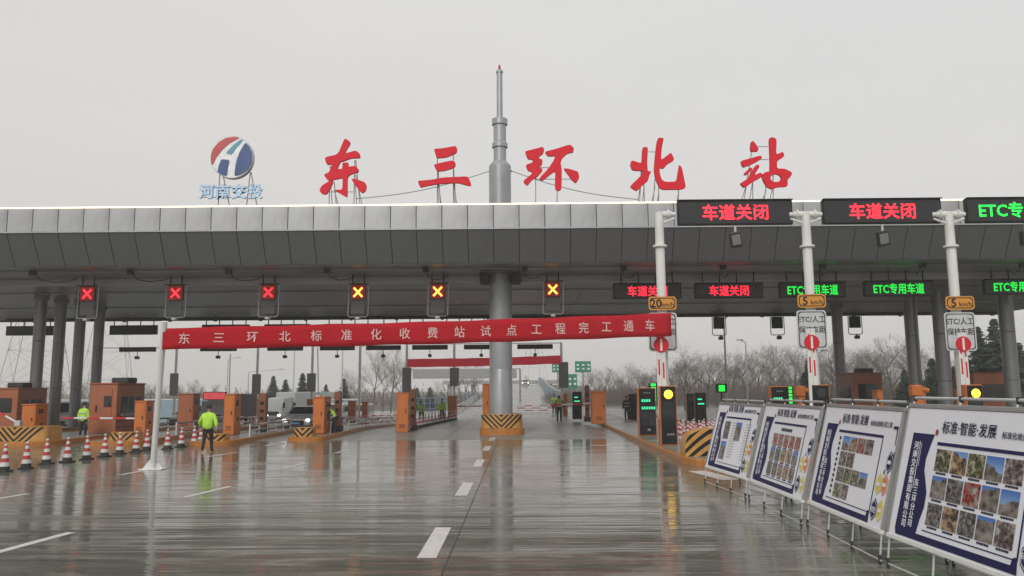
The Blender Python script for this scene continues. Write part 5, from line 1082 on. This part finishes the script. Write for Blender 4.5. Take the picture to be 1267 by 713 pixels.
# ------------------------------------------------------------------ trees
def bare_tree(seed, h, spread=.35, dens=1):
    rnd = random.Random(seed); tr = MB(); tw = MB()
    def seg(mb, a, b, r1, r2, mt, n): 
        mb.tube(a, b, r1, mt, n, r2)
    def grow(p, d, l, r, lev):
        if lev >= 5: return
        steps = 3 if lev < 2 else 2
        for s in range(steps):
            q = p + d * (l / steps); d = (d + Vector((rnd.uniform(-1, 1), rnd.uniform(-1, 1), rnd.uniform(-.2, .7))) * .14).normalized()
            r2 = r * (.86 if lev < 2 else .75)
            if lev < 2: seg(tr, p, q, r, r2, M_BARK, 5)
            else:
                m3 = (q - p).cross(Vector((rnd.random(), rnd.random(), .3))).normalized() * max(r, .010); m4 = (q - p).cross(m3).normalized() * max(r, .010)
                tw.add([p + m3, p - m3 * .5 + m4 * .8, p - m3 * .5 - m4 * .8, q], [(0, 1, 3), (1, 2, 3), (2, 0, 3)], M_TWIG)
            p = q; r = r2
            nb = (2, 3, 3, 3, 3)[lev] if (lev > 0 or s > 0) else 0
            for _ in range(int(nb * dens + rnd.random() * .6)):
                ax = Vector((rnd.uniform(-1, 1), rnd.uniform(-1, 1), rnd.uniform(-.1, .3))).normalized(); nd = (d + ax * rnd.uniform(.5, 1.1) * (spread / .35)).normalized()
                grow(p, nd, l * rnd.uniform(.5, .72), r * .6, lev + 1)
    grow(Vector((0, 0, 0)), Vector((rnd.uniform(-.05, .05), 0, 1)), h * .62, h * .018, 0)
    zmax = max(v.z for v in tw.v); s = h / zmax
    for mb in (tr, tw): mb.v = [v * s for v in mb.v]
    return tr.mesh('trunk'), tw.mesh('crown')
def fir_tree(seed, h, w_):
    rnd = random.Random(seed); tr = MB(); tr.tube((0, 0, 0), (0, 0, h * .97), h * .018, M_BARK, 6, .02); cr = MB(); z = h * .06
    while z < h * .985:
        f = 1 - z / h; n = int(11 + 12 * f); L_ = w_ * f ** .85 * rnd.uniform(.75, 1.15) + .12
        for k in range(n):
            an = rnd.uniform(0, 6.283); l = L_ * rnd.uniform(.6, 1.1); dv = Vector((math.cos(an), math.sin(an), 0)); sd_ = Vector((-dv.y, dv.x, 0)); base = Vector((0, 0, z)); dr = rnd.uniform(-.35, .02)
            for q in range(int(5 + l * 4.5)):
                u = (q + rnd.random()) / (5 + l * 4.5); p = base + dv * l * u + Vector((0, 0, dr * l * u * u + .12 * l * u)); s_ = (.5 - .3 * u) * (.25 + .16 * l) * rnd.uniform(.7, 1.4); nd = (sd_ * rnd.choice((-1, 1)) + dv * .6 + Vector((0, 0, rnd.uniform(-.7, .1)))).normalized()
                e = dv.cross(nd).normalized() * .10; cr.add([p - dv * s_ * .22 + e, p + dv * s_ * .22 - e, p + nd * s_ * 1.9 + Vector((0, 0, -.05))], [(0, 1, 2)], M_FIR)
        z += h * .020 * rnd.uniform(.6, 1.3) + .03
    return tr.mesh('trunk'), cr.mesh('crown')
PL = ((0, 'behind the half hidden booth'), (36, 'seen between the first and second columns'), (75, 'seen between the middle two columns'), (110, 'seen past the last column of the cluster'), (145, 'above the booth with a door'), (180, 'behind the free end of the banner'), (215, 'above the brown-orange cabinet'), (250, 'above the grey lorry'), (290, 'above the white truck'), (430, 'past the bending worker'), (455, 'before the upright orange cabinet'), (480, 'above the upright orange cabinet'), (505, 'over the cone line'), (570, 'just before the mast'), (645, 'just past the mast over the ramp'), (715, 'behind the wide green sign'),
 (760, 'behind the worker in black'), (800, 'behind the two light pillars'), (845, 'behind the cone group'), (880, 'above the first poster board'), (930, 'above the second poster board'), (975, 'before the middle white pole'), (1015, 'past the middle white pole'), (1050, 'above the third poster board booth'), (1110, 'before the wide column by the booth'), (1145, 'past the wide column by the booth'), (1190, 'past the last white pole'))
USED = {}
def uniq(l):
    USED[l] = USED.get(l, 0) + 1; return l + ('' if USED[l] == 1 else ', ' + ORD[USED[l] - 1])
def place(px): return [b for a, b in PL if px >= a or a == 0][-1]
bare = [bare_tree(s, 8, .33) for s in (1, 2, 3, 4)]; wide = [bare_tree(s, 8, .42) for s in (21, 22)]
firs = [fir_tree(s, 9, 2.5) for s in (5, 6, 7)]
def tree(ms, x, y, h, lab, name, grp, h0=8, wsc=1):
    lab = uniq(lab)
    t = thing(name, lab, 'tree', (x, y, gz(x, y) - .12), random.uniform(0, 6.28), grp); a = link('trunk', ms[0], t); b = link('crown', ms[1], t)
    s = h / h0; t.scale = (s * wsc, s * wsc, s); return t
def th(px, ytop, D): return Z(ytop, D, px) - gz(X(px, D), D)
for i, (px, yt, D, wv) in enumerate(((847, 418, 78, 0), (781, 452, 105, 0), (800, 455, 100, 0))):
    tree(wide[i % 2] if i == 0 else bare[i], X(px, D), D, th(px, yt, D), ('spreading bare tree standing alone above the cone group', 'small bare tree behind the broad orange cabinet', 'bare tree rising over the green-text pillar')[i], 'bare_tree', 'single bare trees')
k = 0
for row in range(3):
    for i in range(22 - row * 2):
        px = 722 + i * 21 + row * 8 + random.uniform(-7, 7); D = 92 + row * 12 + random.uniform(-3, 3)
        yt = 466 - 24 * sstep(740, 900, px) - 16 * sstep(1000, 1120, px) + random.uniform(-20, 9) - row * 2
        tree(bare[(i * 3 + row) % 4], X(px, D), D, th(px, yt, D), f'{"tall" if yt < 447 else "low"} bare tree, {("front", "middle", "rear")[row]} treeline row {place(px)}', 'bare_tree', 'bare trees of the winter treeline', 8, 1.1)
for i, (px, yt, D) in enumerate(((428, 452, 120), (462, 425, 125), (474, 436, 128), (484, 422, 122), (497, 440, 130), (447, 458, 130), (575, 446, 150), (584, 440, 155), (592, 452, 150), (540, 468, 160), (652, 462, 190), (664, 470, 200), (672, 466, 190), (571, 455, 140))):
    tree(bare[i % 4], X(px, D), D, th(px, yt, D), f'hazy bare tree {place(px)}, {"tall" if yt < 445 else "shorter"} and thin', 'bare_tree', 'hazy bare trees beyond the blue railing', 8, .8)
for i, (px, yt, D, w_, lab) in enumerate(((339, 463, 115, .9, 'small hazy conifer over the white truck cab'), (354, 468, 118, 1, 'lowest hazy conifer over the truck box'), (375, 459, 100, .85, 'tall narrow hazy conifer behind the silver car'), (385, 478, 96, 1.2, 'stubby conifer at the foot of the tall narrow one'), (404, 474, 105, .8, 'conifer left of the brown post by the bending worker'), (426, 466, 110, .9, 'conifer between the brown post and the bare trees'),
        (1000, 442, 74, 1, 'green conifer partly behind the middle white pole'), (1118, 455, 75, 1, 'low conifer between the booth and its column'), (1153, 440, 76, 1, 'conifer glimpsed between two columns'), (1213, 400, 72, .8, 'slim conifer just past the last white pole'), (1234, 391, 70, .85, 'tallest conifer at the picture edge'), (1262, 420, 72, 1, 'conifer cut by the picture edge'), (1196, 440, 78, 1.1, 'lower conifer behind the last white pole'), (1222, 446, 68, 1.3, 'broad low conifer below the tallest one'), (1180, 450, 80, 1.2, 'broad conifer behind the ETC plate of the last pole'))):
    tree(firs[i % 3], X(px, D, 450), D, th(px, yt, D), lab, 'conifer', 'conifers beyond the toll station', 9, w_ * 1.35)
for i, (px, yt, D) in enumerate(((1160, 452, 84), (1172, 458, 80), (1190, 448, 86), (1205, 455, 78), (1218, 438, 84), (1229, 450, 76), (1243, 436, 82), (1252, 446, 74), (1275, 430, 78))):
    tree(firs[i % 3], X(px, D, 450), D, th(px, yt, D), f'evergreen filling the dark green mass {place(px)}', 'conifer', 'conifers beyond the toll station', 9, 1.9)
for i, px in enumerate((508, 532, 516)): 
    D = 135; tree(firs[i % 3], X(px, D), D, th(px, 478, D), 'dark rounded evergreen beyond the blue railing', 'evergreen', 'rounded evergreens beyond the railing', 9, 1.6)
for i in range(26):
    px = -40 + i * 12 + random.uniform(-4, 4); D = 150 + random.uniform(-12, 12); tree(bare[i % 4], X(px, D), D, th(px, 470 + random.uniform(-6, 6), D), f'low hazy bare tree on the horizon, {place(px)}', 'bare_tree', 'hazy bare trees behind the hoarding')
# undergrowth mass below the treeline
m = MB(); rnd = random.Random(9)
for i in range(20000):
    u = rnd.random(); x = 5 + 66 * u + rnd.uniform(-2, 2); y = 96 + rnd.uniform(0, 34); env = (1.2 + 1.9 * sstep(8, 34, x)) * (.8 + .35 * math.sin(x * .9) * math.sin(x * .37 + 1)); z_ = rnd.random() ** 1.5 * env; l_ = rnd.uniform(.7, 2.0)
    dv = Vector((rnd.gauss(0, .28), rnd.gauss(0, .2), 1)).normalized() * l_; m.add([(x, y, z_ - .1), (x + .07, y + .02, z_ - .1), (x + dv.x, y + dv.y, z_ + dv.z)], [(0, 1, 2)], M_TWIG)
m.build('undergrowth', kind='stuff')
m = MB()
for i in range(5000):
    x = rnd.uniform(-90, 0); y = 150 + rnd.uniform(0, 30); z_ = -1.3 + abs(rnd.gauss(0, 1)) * 1.2; s_ = rnd.uniform(.3, .9); dv = Vector((rnd.uniform(-.5, .5), rnd.uniform(-.5, .5), 1)).normalized() * s_ * 1.8; m.add([(x, y, z_), (x + s_ * .3, y, z_ + .05), (x + dv.x, y + dv.y, z_ + dv.z)], [(0, 1, 2)], M_TWIG)
m.build('undergrowth', kind='stuff')
# ------------------------------------------------------------------ haze
m = MB(); hm = bpy.data.materials.new('haze'); hm.use_nodes = True; ht = hm.node_tree; ht.nodes.clear(); ho = ht.nodes.new('ShaderNodeOutputMaterial'); hv = ht.nodes.new('ShaderNodeVolumePrincipled')
hv.inputs['Color'].default_value = (.93, .93, .93, 1); hv.inputs['Density'].default_value = .0010; ht.links.new(hv.outputs[0], ho.inputs['Volume'])
m.box((-920, -70, -2.5), (920, 920, 42), hm); m.build('haze', kind='stuff')
print('OBJECTS', len(bpy.data.objects))
